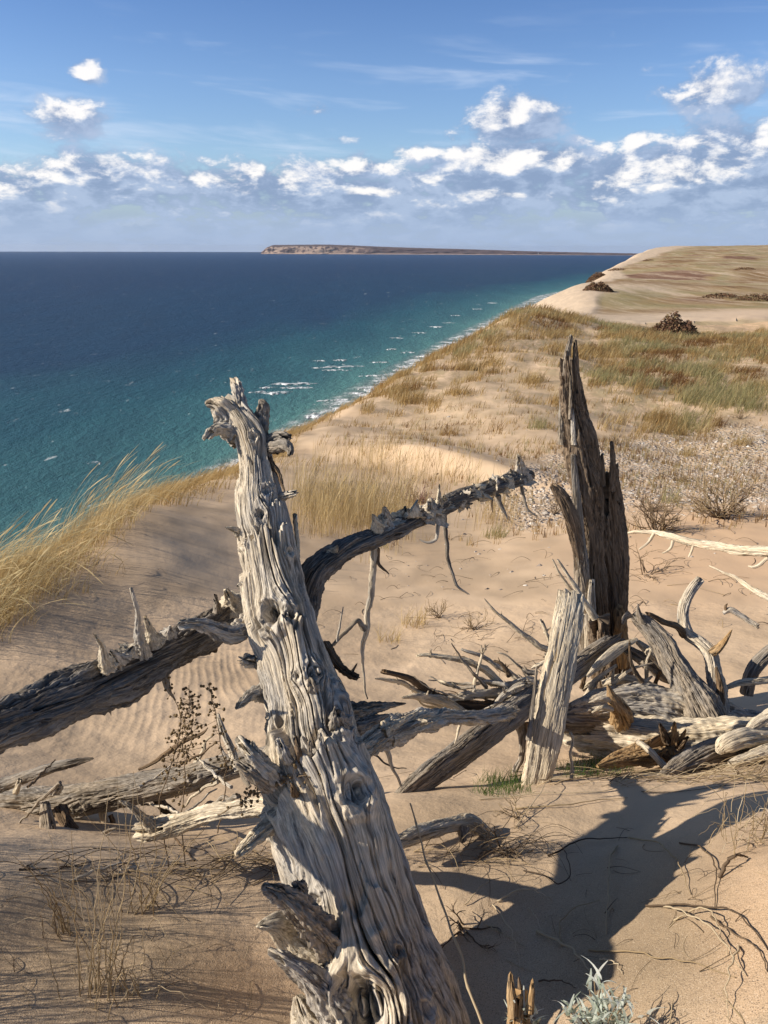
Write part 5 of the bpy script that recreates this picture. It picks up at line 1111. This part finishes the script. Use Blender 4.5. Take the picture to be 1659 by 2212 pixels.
def z7(p): return [(995.4 + .4 * a, 1659 + .4 * b_) for a, b_ in p]
ST7 = [
 ('dry_stalk', 'pale wavy stem on the shaded sand, curving up just right of the trunk', [(20, 745), (200, 630), (300, 620), (440, 565)], .0016, .8, .02),
 ('dry_stalk', 'thick white bowed stem on the shaded sand right of the trunk', [(195, 725), (330, 692), (490, 713)], .0026, .95, .02),
 ('thin_root', 'crooked pale root hanging down the shaded sand toward the small stump', [(170, 745), (230, 830), (290, 960), (320, 1090)], .0022, .85, .01),
 ('dry_twig', 'knobbly pale twig slanting down to the silver leaved plant', [(410, 885), (560, 985), (650, 1070), (745, 1170)], .0036, .8, .015),
 ('dry_stalk', 'short pale stem on the sand just above the silver leaved plant', [(750, 1040), (830, 1080), (870, 1120)], .0020, .9, .01),
 ('thin_root', 'wriggly tan root running straight down across the edge of the big shadow', [(845, 425), (805, 500), (795, 600), (793, 740), (783, 905)], .0026, .75, .012),
 ('dry_stalk', 'tan stem leaving the big shadow toward the sunny bank', [(905, 380), (1010, 410), (1110, 480), (1170, 560), (1240, 690)], .0024, .65, .02),
 ('dry_stalk', 'long pale stem sweeping down the sunny sand at lower right', [(1090, 755), (1200, 830), (1330, 930), (1440, 1030), (1540, 1130)], .0024, .85, .03),
 ('dry_stalk', 'pale stem arched over the dark root at lower right', [(1150, 830), (1270, 805), (1350, 870), (1440, 1020)], .0022, .8, .03),
 ('thin_root', 'thin dark root looping over the sunny bank below the straw tuft', [(1180, 410), (1290, 440), (1350, 520), (1380, 600), (1365, 700), (1370, 770)], .0026, .2, .01),
 ('dry_stalk', 'upright pale stem at the lower right corner', [(1500, 970), (1460, 1080), (1430, 1250), (1440, 1370)], .0022, .85, .03),
 ('dark_root', 'dark arching root crossing the sand toward the right edge', [(1000, 750), (1300, 775), (1450, 795), (1580, 890), (1655, 990)], .0030, .15, .012),
 ('thin_root', 'very long thin tan root crossing the lower right sand', [(690, 990), (900, 1000), (1100, 1050), (1300, 1080), (1480, 1140)], .0024, .55, .006),
 ('dark_root', 'long dark root lying inside the big shadow below the white log', [(470, 480), (700, 400), (900, 380)], .0030, .1, .008),
 ('thin_root', 'short curled pale root in the shadow right of the trunk base', [(130, 850), (200, 900), (270, 940), (345, 970)], .0018, .75, .008),
 ('thin_root', 'thin tan root curling out of the big shadow near its lower edge', [(545, 970), (540, 850), (620, 770), (750, 720)], .0018, .6, .008),
 ('dark_root', 'dark root loop arching over the shaded sand right of the white log', [(340, 560), (450, 600), (540, 660), (570, 640), (575, 520), (500, 420), (390, 400)], .0022, .1, .02),
 ('dry_straw', 'straw stalk slanting across the lip of sand in front of the pale slab', [(300, 320), (420, 180), (500, 60)], .0018, .9, .03),
 ('dry_straw', 'long pale straw lying along the lip of sand below the green grass', [(100, 175), (400, 150), (700, 140), (1000, 90)], .0022, .9, .006),
 ('dry_straw', 'tan straw bundle strand lying in front of the fallen tree', [(300, 225), (520, 215), (700, 190), (900, 165)], .0028, .7, .006),
 ('dry_twig', 'thick brown twig sticking out of the sunny bank at the right edge', [(1395, 600), (1450, 545), (1550, 490)], .0050, .25, .03),
 ('dry_stalk', 'thin pale stem near the lower left of the big shadow', [(365, 760), (400, 830), (440, 900)], .0012, .85, .01),
 ('dry_stalk', 'slim dark stem lying from the silver plant toward the right edge', [(420, 1160), (560, 1180), (620, 1195)], .0022, .15, .01),
 ('thin_root', 'thin root draped over the sand below the dark arching root', [(1350, 810), (1450, 900), (1560, 960), (1655, 1110)], .0026, .3, .008),
]
for i, (nm, lb, px, rr0, ti, ar) in enumerate(ST7):
    straw(nm, lb, nm.split('_')[1], z7(px), rr0, ti, arch=ar, seed=i * 3 + 1)
# litter of short dark and pale bits
r = np.random.default_rng(131); lines = []
def litter(n_, cu, cv, ru, rv, Lm, rad, tints, liftm=.01, ang=(0, 2 * PI), far=60):
    for i in range(n_):
        u, v = r.normal(cu, ru), r.normal(cv, rv)
        g_ = G(u, v, 0, far)
        if g_ is None: continue
        a = r.uniform(*ang); l_ = Lm * r.uniform(.3, 1.2); b_ = r.normal(0, .45); t = np.linspace(0, 1, 8)
        x_ = g_[0] + l_ * t * np.cos(a + b_ * t); y_ = g_[1] + l_ * t * np.sin(a + b_ * t)
        z_ = height(x_, y_) + .002 + r.uniform(0, liftm) * np.sin(t * PI) * 2
        lines.append((np.stack([x_, y_, z_], 1), rad * r.uniform(.5, 1.1) * (1 - .5 * t), r.choice(tints)))
litter(90, 1340, 1680, 170, 14, .30, .0018, [.15, .6, .85], .02, (-.4, .4))
litter(70, 1580, 1680, 70, 16, .30, .0018, [.5, .7, .85], .03, (-.4, .5))
litter(60, 300, 1880, 170, 18, .20, .0018, [.08, .15, .2, .6], .02, (-1.2, 1.2))
litter(40, 1010, 1840, 70, 16, .22, .0015, [.05, .12, .3, .6], .05, (-.9, .4))
litter(60, 560, 1860, 70, 14, .22, .0014, [.1, .5, .7], .03)
litter(60, 1350, 1950, 200, 100, .08, .0010, [.1, .4, .8], .01)
litter(40, 300, 2050, 160, 90, .10, .0010, [.1, .5, .8], .01)
litter(60, 950, 1300, 250, 90, .18, .0028, [.15, .3], .02)
litter(40, 1130, 1240, 130, 40, .30, .003, [.15, .3], .03)
litter(60, 1480, 1250, 140, 60, .30, .003, [.12, .3, .6], .03)
litter(40, 1050, 1390, 90, 40, .3, .0025, [.15, .3], .03)
V, F, T = tubes(lines, 4)
ol = mesh_obj('twig_litter', V, F, M_TW, attrs={'tint': T}); tag(ol, 'loose litter of small twigs, roots and straw scattered over the sand', 'litter', kind='stuff')

def plant(name, label, cat, u, v, lines_fn, mat=M_TW, group=None, part='stems', base=None, ns=4):
    b0 = G(u, v) if base is None else base
    V, F, T = tubes(lines_fn(b0), ns)
    o = mesh_obj(name, V - b0, F, mat, attrs={'tint': T}); o.location = Vector([float(q) for q in b0])
    tag(o, label, cat, group); return o, b0

# long straw stalk crossing in front of the trunk's right side
pts = [P(u, v, Y) for u, v, Y in ((886, 1735, 1.55), (908, 1815, 1.49), (931, 1892, 1.43), (963, 1975, 1.36), (992, 2061, 1.29), (1017, 2151, 1.22), (1043, 2212, 1.18), (1062, 2290, 1.12))][::-1]
c = curve3(pts, 60, .006, 4); tt_ = np.linspace(0, 1, 60); rad = .0030 * (1 - .35 * tt_) + .0012 * np.exp(-((np.mod(tt_ * 6, 1) - .5) / .05) ** 2)
V, F, T = tubes([(c - c[0], rad, .78)], 10); o = mesh_obj('straw_stalk', V, F, M_TW, attrs={'tint': T}); o.location = Vector([float(q) for q in c[0]]); tag(o, 'long upright pale straw stalk with nodes standing just right of the leaning trunk', 'stalk')

# foreground grass tufts: each a bundle of long stems
def stem_tuft(name, label, base_px, tips, seed, spread=.02, r0=.0017, tint=.72, extra=0, baseY=None):
    b0 = G(*base_px); rg = np.random.default_rng(seed); ln = []
    for i, tp_ in enumerate(tips):
        (tu, tv), dY = tp_[0], tp_[1]; mid = tp_[2] if len(tp_) > 2 else None
        s0_ = b0 + np.array([rg.normal(0, spread), rg.normal(0, spread), -.01])
        e_ = P(tu, tv, b0[1] + dY)
        if mid: m_ = P(mid[0], mid[1], b0[1] + dY * .6)
        else: m_ = s0_ * .5 + e_ * .5 + np.array([rg.normal(0, .012), 0, rg.uniform(.0, .03)])
        c = curve3([s0_, m_, e_], 22, .008, seed + i)
        ln.append((c, r0 * rg.uniform(.6, 1.15) * (1 - .7 * np.linspace(0, 1, 22)), np.clip(tint + rg.normal(0, .1), 0, 1)))
    for i in range(extra):
        a = rg.uniform(0, 2 * PI); h_ = rg.uniform(.05, .22); q = rg.uniform(.05, .2)
        s0_ = b0 + np.array([rg.normal(0, spread * 1.5), rg.normal(0, spread * 1.5), -.01])
        ln.append((curve3([s0_, s0_ + np.array([math.cos(a) * q * .4, math.sin(a) * q * .4, h_ * .8]), s0_ + np.array([math.cos(a) * q, math.sin(a) * q, h_ * rg.uniform(.3, 1)])], 14, .006, i), r0 * .7 * (1 - .6 * np.linspace(0, 1, 14)), np.clip(tint - .1 + rg.normal(0, .15), 0, 1)))
    V, F, T = tubes(ln, 5); o = mesh_obj(name, V - b0, F, M_TW, attrs={'tint': T}); o.location = Vector([float(q) for q in b0]); tag(o, label, 'grass tuft'); return o
z2 = lambda a, b_: (.36 * a, 1659 + .36 * b_)
stem_tuft('grass_tuft', 'tall tuft of straw coloured grass at lower left, stems rising over the fallen log', z2(600, 1330),
  [(z2(655, 120), .05), (z2(700, 20), .08, z2(715, 500)), (z2(760, 150), .05, z2(740, 700)), (z2(800, 90), .1, z2(760, 650)), (z2(650, 350), .03), (z2(600, 560), .05), (z2(545, 500), .0), (z2(430, 560), -.03, z2(500, 850)), (z2(120, 560), -.05, z2(420, 700)), (z2(430, 380), .0, z2(440, 700)), (z2(290, 380), -.02, z2(390, 760)),
   (z2(690, 620), .04), (z2(745, 700), .06), (z2(790, 520), .1), (z2(620, 900), .02), (z2(570, 980), 0), (z2(740, 990), .05), (z2(800, 1100), .05, z2(800, 1010)), (z2(480, 930), -.03), (z2(660, 820), .04), (z2(700, 780), .05)], 501, extra=8)
stem_tuft('grass_tuft', 'tuft of straw grass whose stems fan up to the right, left of the trunk', z2(870, 860),
  [(z2(1150, 400), .12, z2(990, 650)), (z2(1240, 330), .14, z2(1010, 640)), (z2(1400, 180), .2, z2(1060, 560)), (z2(1040, 330), .1), (z2(990, 480), .08), (z2(1080, 380), .1), (z2(860, 150), .05, z2(870, 500)), (z2(930, 300), .06, z2(925, 560)), (z2(800, 20), .05, z2(850, 400)), (z2(700, 110), .0, z2(830, 640)), (z2(1160, 640), .1, z2(980, 690)), (z2(900, 620), .03), (z2(880, 700), 0), (z2(920, 740), .03), (z2(1200, 850), .0, z2(1050, 760)), (z2(500, 260), -.02, z2(720, 520))], 502, extra=6)
stem_tuft('grass_tuft', 'messy low tuft of pale bent grass near the left edge below the log leg', z2(400, 980),
  [(z2(70, 520), -.02, z2(260, 700)), (z2(120, 560), -.02, z2(250, 720)), (z2(170, 520), 0, z2(280, 700)), (z2(10, 830), -.05, z2(180, 700)), (z2(60, 780), -.03, z2(260, 730)), (z2(560, 440), .05, z2(430, 700)), (z2(640, 410), .08, z2(460, 640)), (z2(330, 700), 0), (z2(370, 620), .02), (z2(300, 800), 0), (z2(200, 900), -.03, z2(300, 820)), (z2(470, 820), .02), (z2(440, 760), .02)], 503, extra=7, tint=.62)
stem_tuft('grass_tuft', 'small thin tuft of straw at the bottom edge left of the trunk', z2(775, 1370),
  [(z2(720, 1000), 0, z2(740, 1180)), (z2(780, 1010), 0, z2(800, 1200)), (z2(860, 940), .02, z2(860, 1150)), (z2(690, 1190), 0), (z2(900, 1330), 0, z2(840, 1290)), (z2(1250, 1450), -.05, z2(1020, 1330))], 504, extra=6)
stem_tuft('grass_tuft', 'sprawling dry straw tuft on the sandy bank at the right edge', (1655, 1815),
  [((1560, 1770), 0), ((1590, 1745), 0), ((1545, 1800), -.03), ((1610, 1760), 0), ((1575, 1830), -.05), ((1600, 1790), 0), ((1640, 1730), 0), ((1535, 1775), -.02), ((1550, 1850), -.08), ((1620, 1725), .02), ((1600, 1870), -.1), ((1580, 1880), -.1), ((1595, 1700), .02, (1620, 1760)), ((1655, 1700), .02)], 505, extra=46, spread=.04, tint=.78, r0=.0014)
r_o = tufts(np.array([-1.65, -1.35, -1.7, -1.9, -1.25, -1.5]), np.array([1.35, .95, 1.75, 1.5, 1.15, 1.55]), 240, .17, .58, .5, 506, lean=(.1, .9), phi0=.2, width=.008, segs=6)
o = mesh_obj('grass_clump', r_o[0], r_o[1], G_GOLD, attrs={'tint': r_o[2]}, smooth=False); tag(o, 'dense clump of dune grass on the sand beyond the lower left corner', 'grass clump')
# small tufts out on the sand
for i, (u_, v_, nb_, L_, lb) in enumerate([(895, 1350, 26, .20, 'small dry tuft alone on the bare sand right of the hanging twig'), (845, 1385, 18, .16, 'low dry tuft on the bare sand just right of the trunk'), (1070, 1160, 40, .2, 'small green and straw tuft at the edge of the pebbly flat'), (1445, 1085, 40, .3, 'greenish tuft at the sand bank edge left of the bare bush'),
     (1160, 925, 60, .35, 'green tuft behind the top of the long right branch'), (970, 940, 50, .3, 'brown tuft on the pale sand above the slip face'), (1480, 985, 60, .25, 'pale golden mat of grass on the pebbly flat'), (1600, 960, 70, .25, 'golden mat of grass at the right edge of the pebbly flat')]):
    g_ = G(u_, v_); V, F, T = tufts(np.array([g_[0]]), np.array([g_[1]]), nb_ * 2, .05 + .010 * g_[1], L_, (.5, .5, .9, .9, .9, .2, .5, .5)[i], 510 + i, lean=(.1, 1.0), phis=1.2, width=.004 + .0003 * g_[1], segs=4)
    o = mesh_obj('grass_tuft', V - g_, F, G_HILL if i not in (0, 1) else G_GOLD, attrs={'tint': T}, smooth=False); o.location = Vector([float(q) for q in g_]); tag(o, lb, 'grass tuft')
for i, (us_, v_, lb) in enumerate([((1050, 1130), 1702, 'green grass patch growing at the foot of the grey beam and pale slab'), ((1225, 1345), 1668, 'green grass patch in front of the rotten log right of the pale slab')]):
    pts = [G(a, v_ + 14 * math.sin(a) - (a - us_[0]) * .06) for a in np.linspace(us_[0], us_[1], 9)]; pts = np.array(pts)
    V, F, T = tufts(pts[:, 0], pts[:, 1], 46, .05, .075, .22, 520 + i, lean=(.1, 1.1), phis=1.8, width=.0022, segs=4)
    o = mesh_obj('green_grass', V - pts[4], F, G_GREEN, attrs={'tint': T}, smooth=False); o.location = Vector([float(q) for q in pts[4]]); tag(o, lb, 'grass')

# seed-head plant at the left
def pods(parent, centers, rad, seed, mat, name='seed_pods'):
    rg = np.random.default_rng(seed); c_ = np.array(centers); m_ = len(c_)
    a = np.linspace(0, 2 * PI, 6, endpoint=False)
    ring = lambda h, q: np.stack([np.cos(a) * q, np.sin(a) * q, np.full(6, h)], 1)
    base = np.concatenate([ring(-.6, .5), ring(0, 1), ring(.7, .75), [(0, 0, -1.0), (0, 0, 1.0)]])
    f = np.concatenate([grid_faces(3, 6, True)]); tri = np.array([(18, (i + 1) % 6, i) for i in range(6)] + [(19, 12 + i, 12 + (i + 1) % 6) for i in range(6)])
    sc_ = rad * rg.uniform(.6, 1.2, m_); ax = rg.normal(size=(m_, 3, 3)); q, _ = np.linalg.qr(ax)
    V = (c_[:, None] + np.einsum('mij,kj->mki', q, base) * sc_[:, None, None] * rg.uniform(.85, 1.15, (m_, 20, 1))).reshape(-1, 3)
    k = np.arange(m_)[:, None, None] * 20
    return tag(mesh_obj(name, local(V, parent), [(k + f[None]).reshape(-1, 4), (k + tri[None]).reshape(-1, 3)], mat, parent), kind='stuff')
M_POD = simple('brown seed pods', (.17, .115, .055), .8, .4, 200)
SPL = [([(365, 1880, 1.80), (352, 1790, 1.80), (350, 1720, 1.80), (375, 1640, 1.80), (392, 1560, 1.80), (372, 1500, 1.80), (342, 1415, 1.80)], 1), ([(400, 1870, 1.82), (390, 1790, 1.82), (395, 1700, 1.82), (407, 1620, 1.82), (415, 1560, 1.82), (408, 1480, 1.82)], 1),
       ([(470, 1800, 1.84), (485, 1720, 1.84), (484, 1640, 1.84), (470, 1560, 1.84), (450, 1478, 1.84)], 1), ([(380, 1640, 1.80), (400, 1600, 1.80), (402, 1550, 1.79), (420, 1500, 1.79)], 1)]
SP = thing('seed_plant', G(372, 1885), 'dry brown weed with upright spikes of seed pods rising in front of the left logs', 'weed')
rg = np.random.default_rng(61); ln = []; pc = []
for i, (p_, _) in enumerate(SPL):
    c = curve3([P(*q) for q in p_], 60, .01, 600 + i); ln.append((c, .0018 * (1 - .5 * np.linspace(0, 1, 60)), .35))
    for j in range(70 if i else 85):
        t = rg.uniform(.42, 1.0) if i != 3 else rg.uniform(.1, 1); q = c[min(59, int(t * 59))]; wd = .022 * (1.25 - t) + .006
        e_ = q + np.array([rg.normal(0, wd), rg.normal(0, wd), rg.normal(0, .006)]); pc.append(e_); ln.append((np.stack([q, e_]), np.full(2, .0006), .3))
V, F, T = tubes(ln, 4); mesh_obj('stems', local(V, SP), F, M_TW, SP, attrs={'tint': T}); pods(SP, pc, .0042, 62, M_POD)
SP2 = thing('seed_plant', P(640, 1690, 1.50), 'dry sprig of brown seed heads lying across the torn collar of the trunk', 'weed')
c = curve3([P(470, 1760, 1.55), P(560, 1712, 1.50), P(610, 1690, 1.47), P(680, 1668, 1.47), P(735, 1658, 1.49)], 60, .01, 611); ln = [(c, .0016 * np.ones(60), .4)]; pc = []
for j in range(110):
    q = c[int(rg.uniform(.2, .98) * 59)]; e_ = q + rg.normal(0, .011, 3); pc.append(e_); ln.append((np.stack([q, e_]), np.full(2, .0006), .3))
V, F, T = tubes(ln, 4); mesh_obj('stems', local(V, SP2), F, M_TW, SP2, attrs={'tint': T}); pods(SP2, pc, .0038, 63, M_POD)

# bushes
def bush(name, label, cat, u, v, n_, H, W_, seed, tint, r0, dark=.15, levels=3, mat=M_TW, up=.9, sink=0):
    b0 = G(u, v); rg = np.random.default_rng(seed); ln = []
    def grow(p, d, l, r, lev):
        n2 = 7; pts = [p]; q = p
        for i in range(n2 - 1):
            d = d + rg.normal(0, .16, 3); d /= np.linalg.norm(d); q = q + d * l / (n2 - 1); pts.append(q)
        ln.append((np.array(pts), r * (1 - .5 * np.linspace(0, 1, n2)), np.clip(tint + rg.normal(0, .08) + .1 * (levels - lev), 0, 1)))
        if lev > 0:
            for k in range(rg.integers(2, 5)):
                j = rg.integers(2, n2); dd = d + rg.normal(0, .55, 3); dd[2] = abs(dd[2]) * up + .1; dd /= np.linalg.norm(dd)
                grow(pts[j], dd, l * rg.uniform(.45, .75), r * .55, lev - 1)
    for i in range(n_):
        a = rg.uniform(0, 2 * PI); e = rg.uniform(.15, 1.3)
        d = np.array([math.cos(a) * math.cos(e) * W_ / H, math.sin(a) * math.cos(e) * W_ / H, math.sin(e)]); d /= np.linalg.norm(d)
        grow(b0 + np.array([rg.normal(0, .05 * W_), rg.normal(0, .05 * W_), -sink]), d, H * rg.uniform(.4, .7), r0, levels - 1)
    V, F, T = tubes(ln, 4); o = mesh_obj(name, V - b0, F, mat, attrs={'tint': T}); o.location = Vector([float(q) for q in b0]); tag(o, label, cat); return o
bush('bare_bush', 'bare twiggy bush with dark tangled base and pale upright shoots on the right sand bank', 'bush', 1560, 1120, 26, .75, .75, 701, .30, .010)
bush('bare_bush', 'low dark tangled bush on the sand right behind the snag', 'bush', 1420, 1150, 22, .50, .7, 702, .15, .009)
bush('bare_bush', 'small dark twiggy bush left of the larger bare bush, by the pebble edge', 'bush', 1400, 1105, 10, .35, .4, 703, .12, .008)
bush('bare_bush', 'sprawling dark twigs on the sand under the long white bare branch', 'bush', 1395, 1240, 8, .35, .6, 704, .2, .006, up=.3)
bush('low_twigs', 'low grey twigs poking from the sand between the slab and the long branch', 'twigs', 1025, 1360, 9, .22, .3, 705, .3, .004)
bush('low_twigs', 'dry brown leafless twigs half buried left of the pale slab, upslope', 'twigs', 945, 1335, 9, .22, .26, 706, .3, .004)
bush('low_twigs', 'tangle of dark roots on the sand just right of the white log', 'twigs', 1080, 1840, 7, .12, .30, 707, .08, .003, up=.2)
bush('low_twigs', 'dark root tangle on the shaded sand at the trunk base', 'twigs', 1000, 2010, 6, .12, .2, 708, .06, .003, up=.3)
bush('low_twigs', 'small brown twig tangle on the sunny lip in front of the grey beam', 'twigs', 1120, 1765, 9, .09, .2, 709, .3, .002, up=.4)
for i, (u_, v_, lb) in enumerate([(1330, 960, 'spindly brown shoots on the pebbly flat right of the snag top'), (1600, 905, 'thin brown shoots at the right edge above the pebbly flat'), (1460, 1040, 'upright dark brown shoots in the middle of the pebbly flat'), (1130, 1010, 'thin brown shoots on the sand left of the snag'), (1200, 1110, 'faint thin shoots on the pebbles just left of the snag')]):
    bush('brown_shoots', lb, 'shoots', u_, v_, 10, .4, .35, 720 + i, .22, .006, levels=2)
M_HEATH = tint_mat('heather twigs', [(.14, .07, .065), (.26, .13, .11), (.36, .21, .18), (.42, .28, .23)])
bush('heather_shrub', 'low purplish heather like shrub beside the tall grass, above the long branch', 'shrub', 900, 1085, 34, .38, .55, 731, .35, .006, mat=M_HEATH)

# dark shrub mounds on the far sand
M_SHR = tint_mat('dark shrub leaves', [(.12, .065, .045), (.20, .11, .07), (.27, .17, .10), (.24, .19, .10)])
def mound(label, u, v, R0, H, seed, far=900, n_=2600, parent=None):
    b0 = G(u, v, 0, far); rg = np.random.default_rng(seed)
    a = rg.uniform(0, 2 * PI, n_); q = np.sqrt(rg.uniform(0, 1, n_)) * (1 + .25 * noise(np.cos(a) * 1.5, np.sin(a) * 1.5, seed, 9))
    x = b0[0] + R0 * q * np.cos(a); y = b0[1] + R0 * .8 * q * np.sin(a)
    z = height(x, y) + H * np.clip(1 - q ** 2.2, 0, 1) * rg.uniform(.3, 1, n_) * (1 + .4 * noise(x / R0 * 3, y / R0 * 3, 0, seed))
    s_ = R0 * .055 * rg.uniform(.5, 1.5, n_)
    d1 = rg.normal(size=(n_, 3)); d1 /= np.linalg.norm(d1, axis=1)[:, None]; d2 = np.cross(d1, rg.normal(size=(n_, 3))); d2 /= np.linalg.norm(d2, axis=1)[:, None]
    c_ = np.stack([x, y, z], 1); s_ = s_[:, None]
    V = np.stack([c_ + d1 * s_, c_ + d2 * s_ * .6, c_ - d1 * s_, c_ - d2 * s_ * .6], 1).reshape(-1, 3)
    F = np.arange(n_ * 4).reshape(-1, 4)
    o = mesh_obj('dark_shrub', V - b0, F, M_SHR, attrs={'tint': np.repeat(rg.uniform(0, 1, n_), 4)}, smooth=False); o.location = Vector([float(t) for t in b0]); return tag(o, label, 'shrub')
mound('rounded dark shrub mound on the pale sand just beyond the grassy hill', 1458, 722, 1.35, .9, 741)
mound('dark shrub cap on the knob of the bluff edge beyond the hill', 1283, 606, 5, 3.0, 742)
mound('second small shrub just below the knob on the bluff edge', 1292, 628, 3.0, 1.6, 743)
rg = np.random.default_rng(75)
src = []
for i in range(3):
    src.append(mound('small dark shrub patch on the distant dune plateau', 1500 + i * 20, 600, 5.5, 1.6, 760 + i, n_=500)); src[-1]['group'] = 'shrub patches on the distant plateau'
for i in range(8):
    u_ = rg.uniform(1330, 1659); v_ = 556 + 95 * rg.uniform(0, 1) ** 1.4
    if u_ < 1659 - (640 - v_) * 0 and blob(u_, v_, 1640, 690, 240, 34) > .3: continue
    g_ = G(u_, v_, 0, 1600)
    if g_ is None or g_[1] < 70: continue
    o = src[i % 3].copy() if i > 2 else src[i]
    if i > 2: C.objects.link(o)
    o.location = Vector([float(g_[0]), float(g_[1]), float(g_[2])]); s_ = rg.uniform(.25, .8) * min(1, g_[1] / 260 + .15); o.scale = (s_ * 1.3, s_ * 1.3, s_)

# a bare bush just below the frame whose shadow falls across the lower right corner
def bush_at(name, label, cat, x_, y_, *a, **k):
    u_, v_ = proj(np.array([x_]), np.array([y_]), height(np.array([x_]), np.array([y_]))); bush(name, label, cat, float(u_[0]), float(v_[0]), *a, **k)
bush_at('bare_bush', 'low bare bush on the sand just below the lower right of the frame', 'bush', .36, .76, 48, .20, .26, 711, .25, .004, up=.5)
bush_at('bare_bush', 'second low bare bush below the frame, nearer the corner', 'bush', .58, .74, 44, .20, .28, 712, .25, .004, up=.5)
# silver leaved plant at the bottom edge
M_SIL = tint_mat('silver leaves', [(.24, .30, .20), (.46, .52, .42), (.68, .73, .63), (.86, .88, .80)], .6)
def silver(label, u, v, n_, size, seed, Ypl, H):
    b0 = P(u, v, Ypl); b0[2] = min(b0[2], 9); rg = np.random.default_rng(seed)
    root = thing('silver_plant', b0, label, 'plant'); ln = []; parts = []
    for i in range(n_):
        a = rg.uniform(0, 2 * PI); e = rg.uniform(.5, 1.4); d = np.array([math.cos(a) * math.cos(e), math.sin(a) * math.cos(e), math.sin(e)])
        l_ = H * rg.uniform(.5, 1); tip = b0 + d * l_; md = b0 + d * l_ * .5 + np.array([0, 0, .02])
        c = curve3([b0, md, tip], 16, .004, i); ln.append((c, .0014 * np.ones(16), .4))
        for j in range(9):
            q = c[rg.integers(5, 16)]; aa = rg.uniform(0, 2 * PI); L2 = size * rg.uniform(.5, 1.2)
            parts.append(blades(q[None], np.array([L2]), np.array([aa]), np.array([rg.uniform(.5, 1.3)]), np.array([size * .22]), np.array([rg.uniform(.2, 1)]), 5, np.array([size * .06]), seed=seed + i * 9 + j))
    V, F, T = tubes(ln, 4); mesh_obj('stems', local(V, root), F, M_TW, root, attrs={'tint': T})
    V, F, T = join(parts); mesh_obj('leaves', local(V, root), F, M_SIL, root, attrs={'tint': T})
silver('silvery green leafy plant at the bottom edge right of the small stump', 1290, 2280, 34, .036, 801, 1.06, .135)
silver('small silver leaved sprig behind the small stump at the bottom edge', 1105, 2240, 6, .035, 802, 1.12, .12)

# lighthouse on the island shore
LHp = P(1163, 545, DI - 300); LHp[2] = water_z(math.hypot(LHp[0], LHp[1])) + 3
M_LW = simple('white paint', (.80, .80, .78), .5, .05, .05); M_LD = simple('dark roof', (.06, .05, .05), .5, .1, .05)
LH = thing('lighthouse', LHp, 'tiny white lighthouse on the far island shore', 'lighthouse')
def lathe(name, prof_, mat, parent, x0=0.0, ns=16):
    a = np.linspace(0, 2 * PI, ns, endpoint=False); pr = np.array(prof_)
    V = np.stack([x0 + pr[:, 0][:, None] * np.cos(a), pr[:, 0][:, None] * np.sin(a), np.broadcast_to(pr[:, 1][:, None], (len(pr), ns))], -1).reshape(-1, 3)
    return mesh_obj(name, V, grid_faces(len(pr), ns, True), mat, parent, smooth=False)
lathe('tower', [(6, -4), (5.5, 0), (3.6, 40), (5.2, 40.5), (5.2, 42), (3, 42)], M_LW, LH); lathe('lantern', [(2.6, 42), (2.6, 47), (3.4, 47.2), (.2, 51)], M_LD, LH)
bx_ = np.array([(x_, y_, z_) for x_ in (10, 52) for y_ in (-8, 8) for z_ in (-4, 9)] + [(10, 0, 15), (52, 0, 15)], float)
mesh_obj('keeper_house', bx_, [np.array([(0, 1, 5, 4), (2, 6, 7, 3)]), ], M_LW, LH, smooth=False)
mesh_obj('house_gable', bx_, [np.array([(0, 2, 3, 1), (4, 5, 7, 6)]), np.array([(1, 3, 8), (5, 9, 7)])], M_LW, LH, smooth=False)
mesh_obj('roof', bx_ + np.array([0, 0, .3]), np.array([(1, 8, 9, 5), (3, 7, 9, 8)]), M_LD, LH, smooth=False)
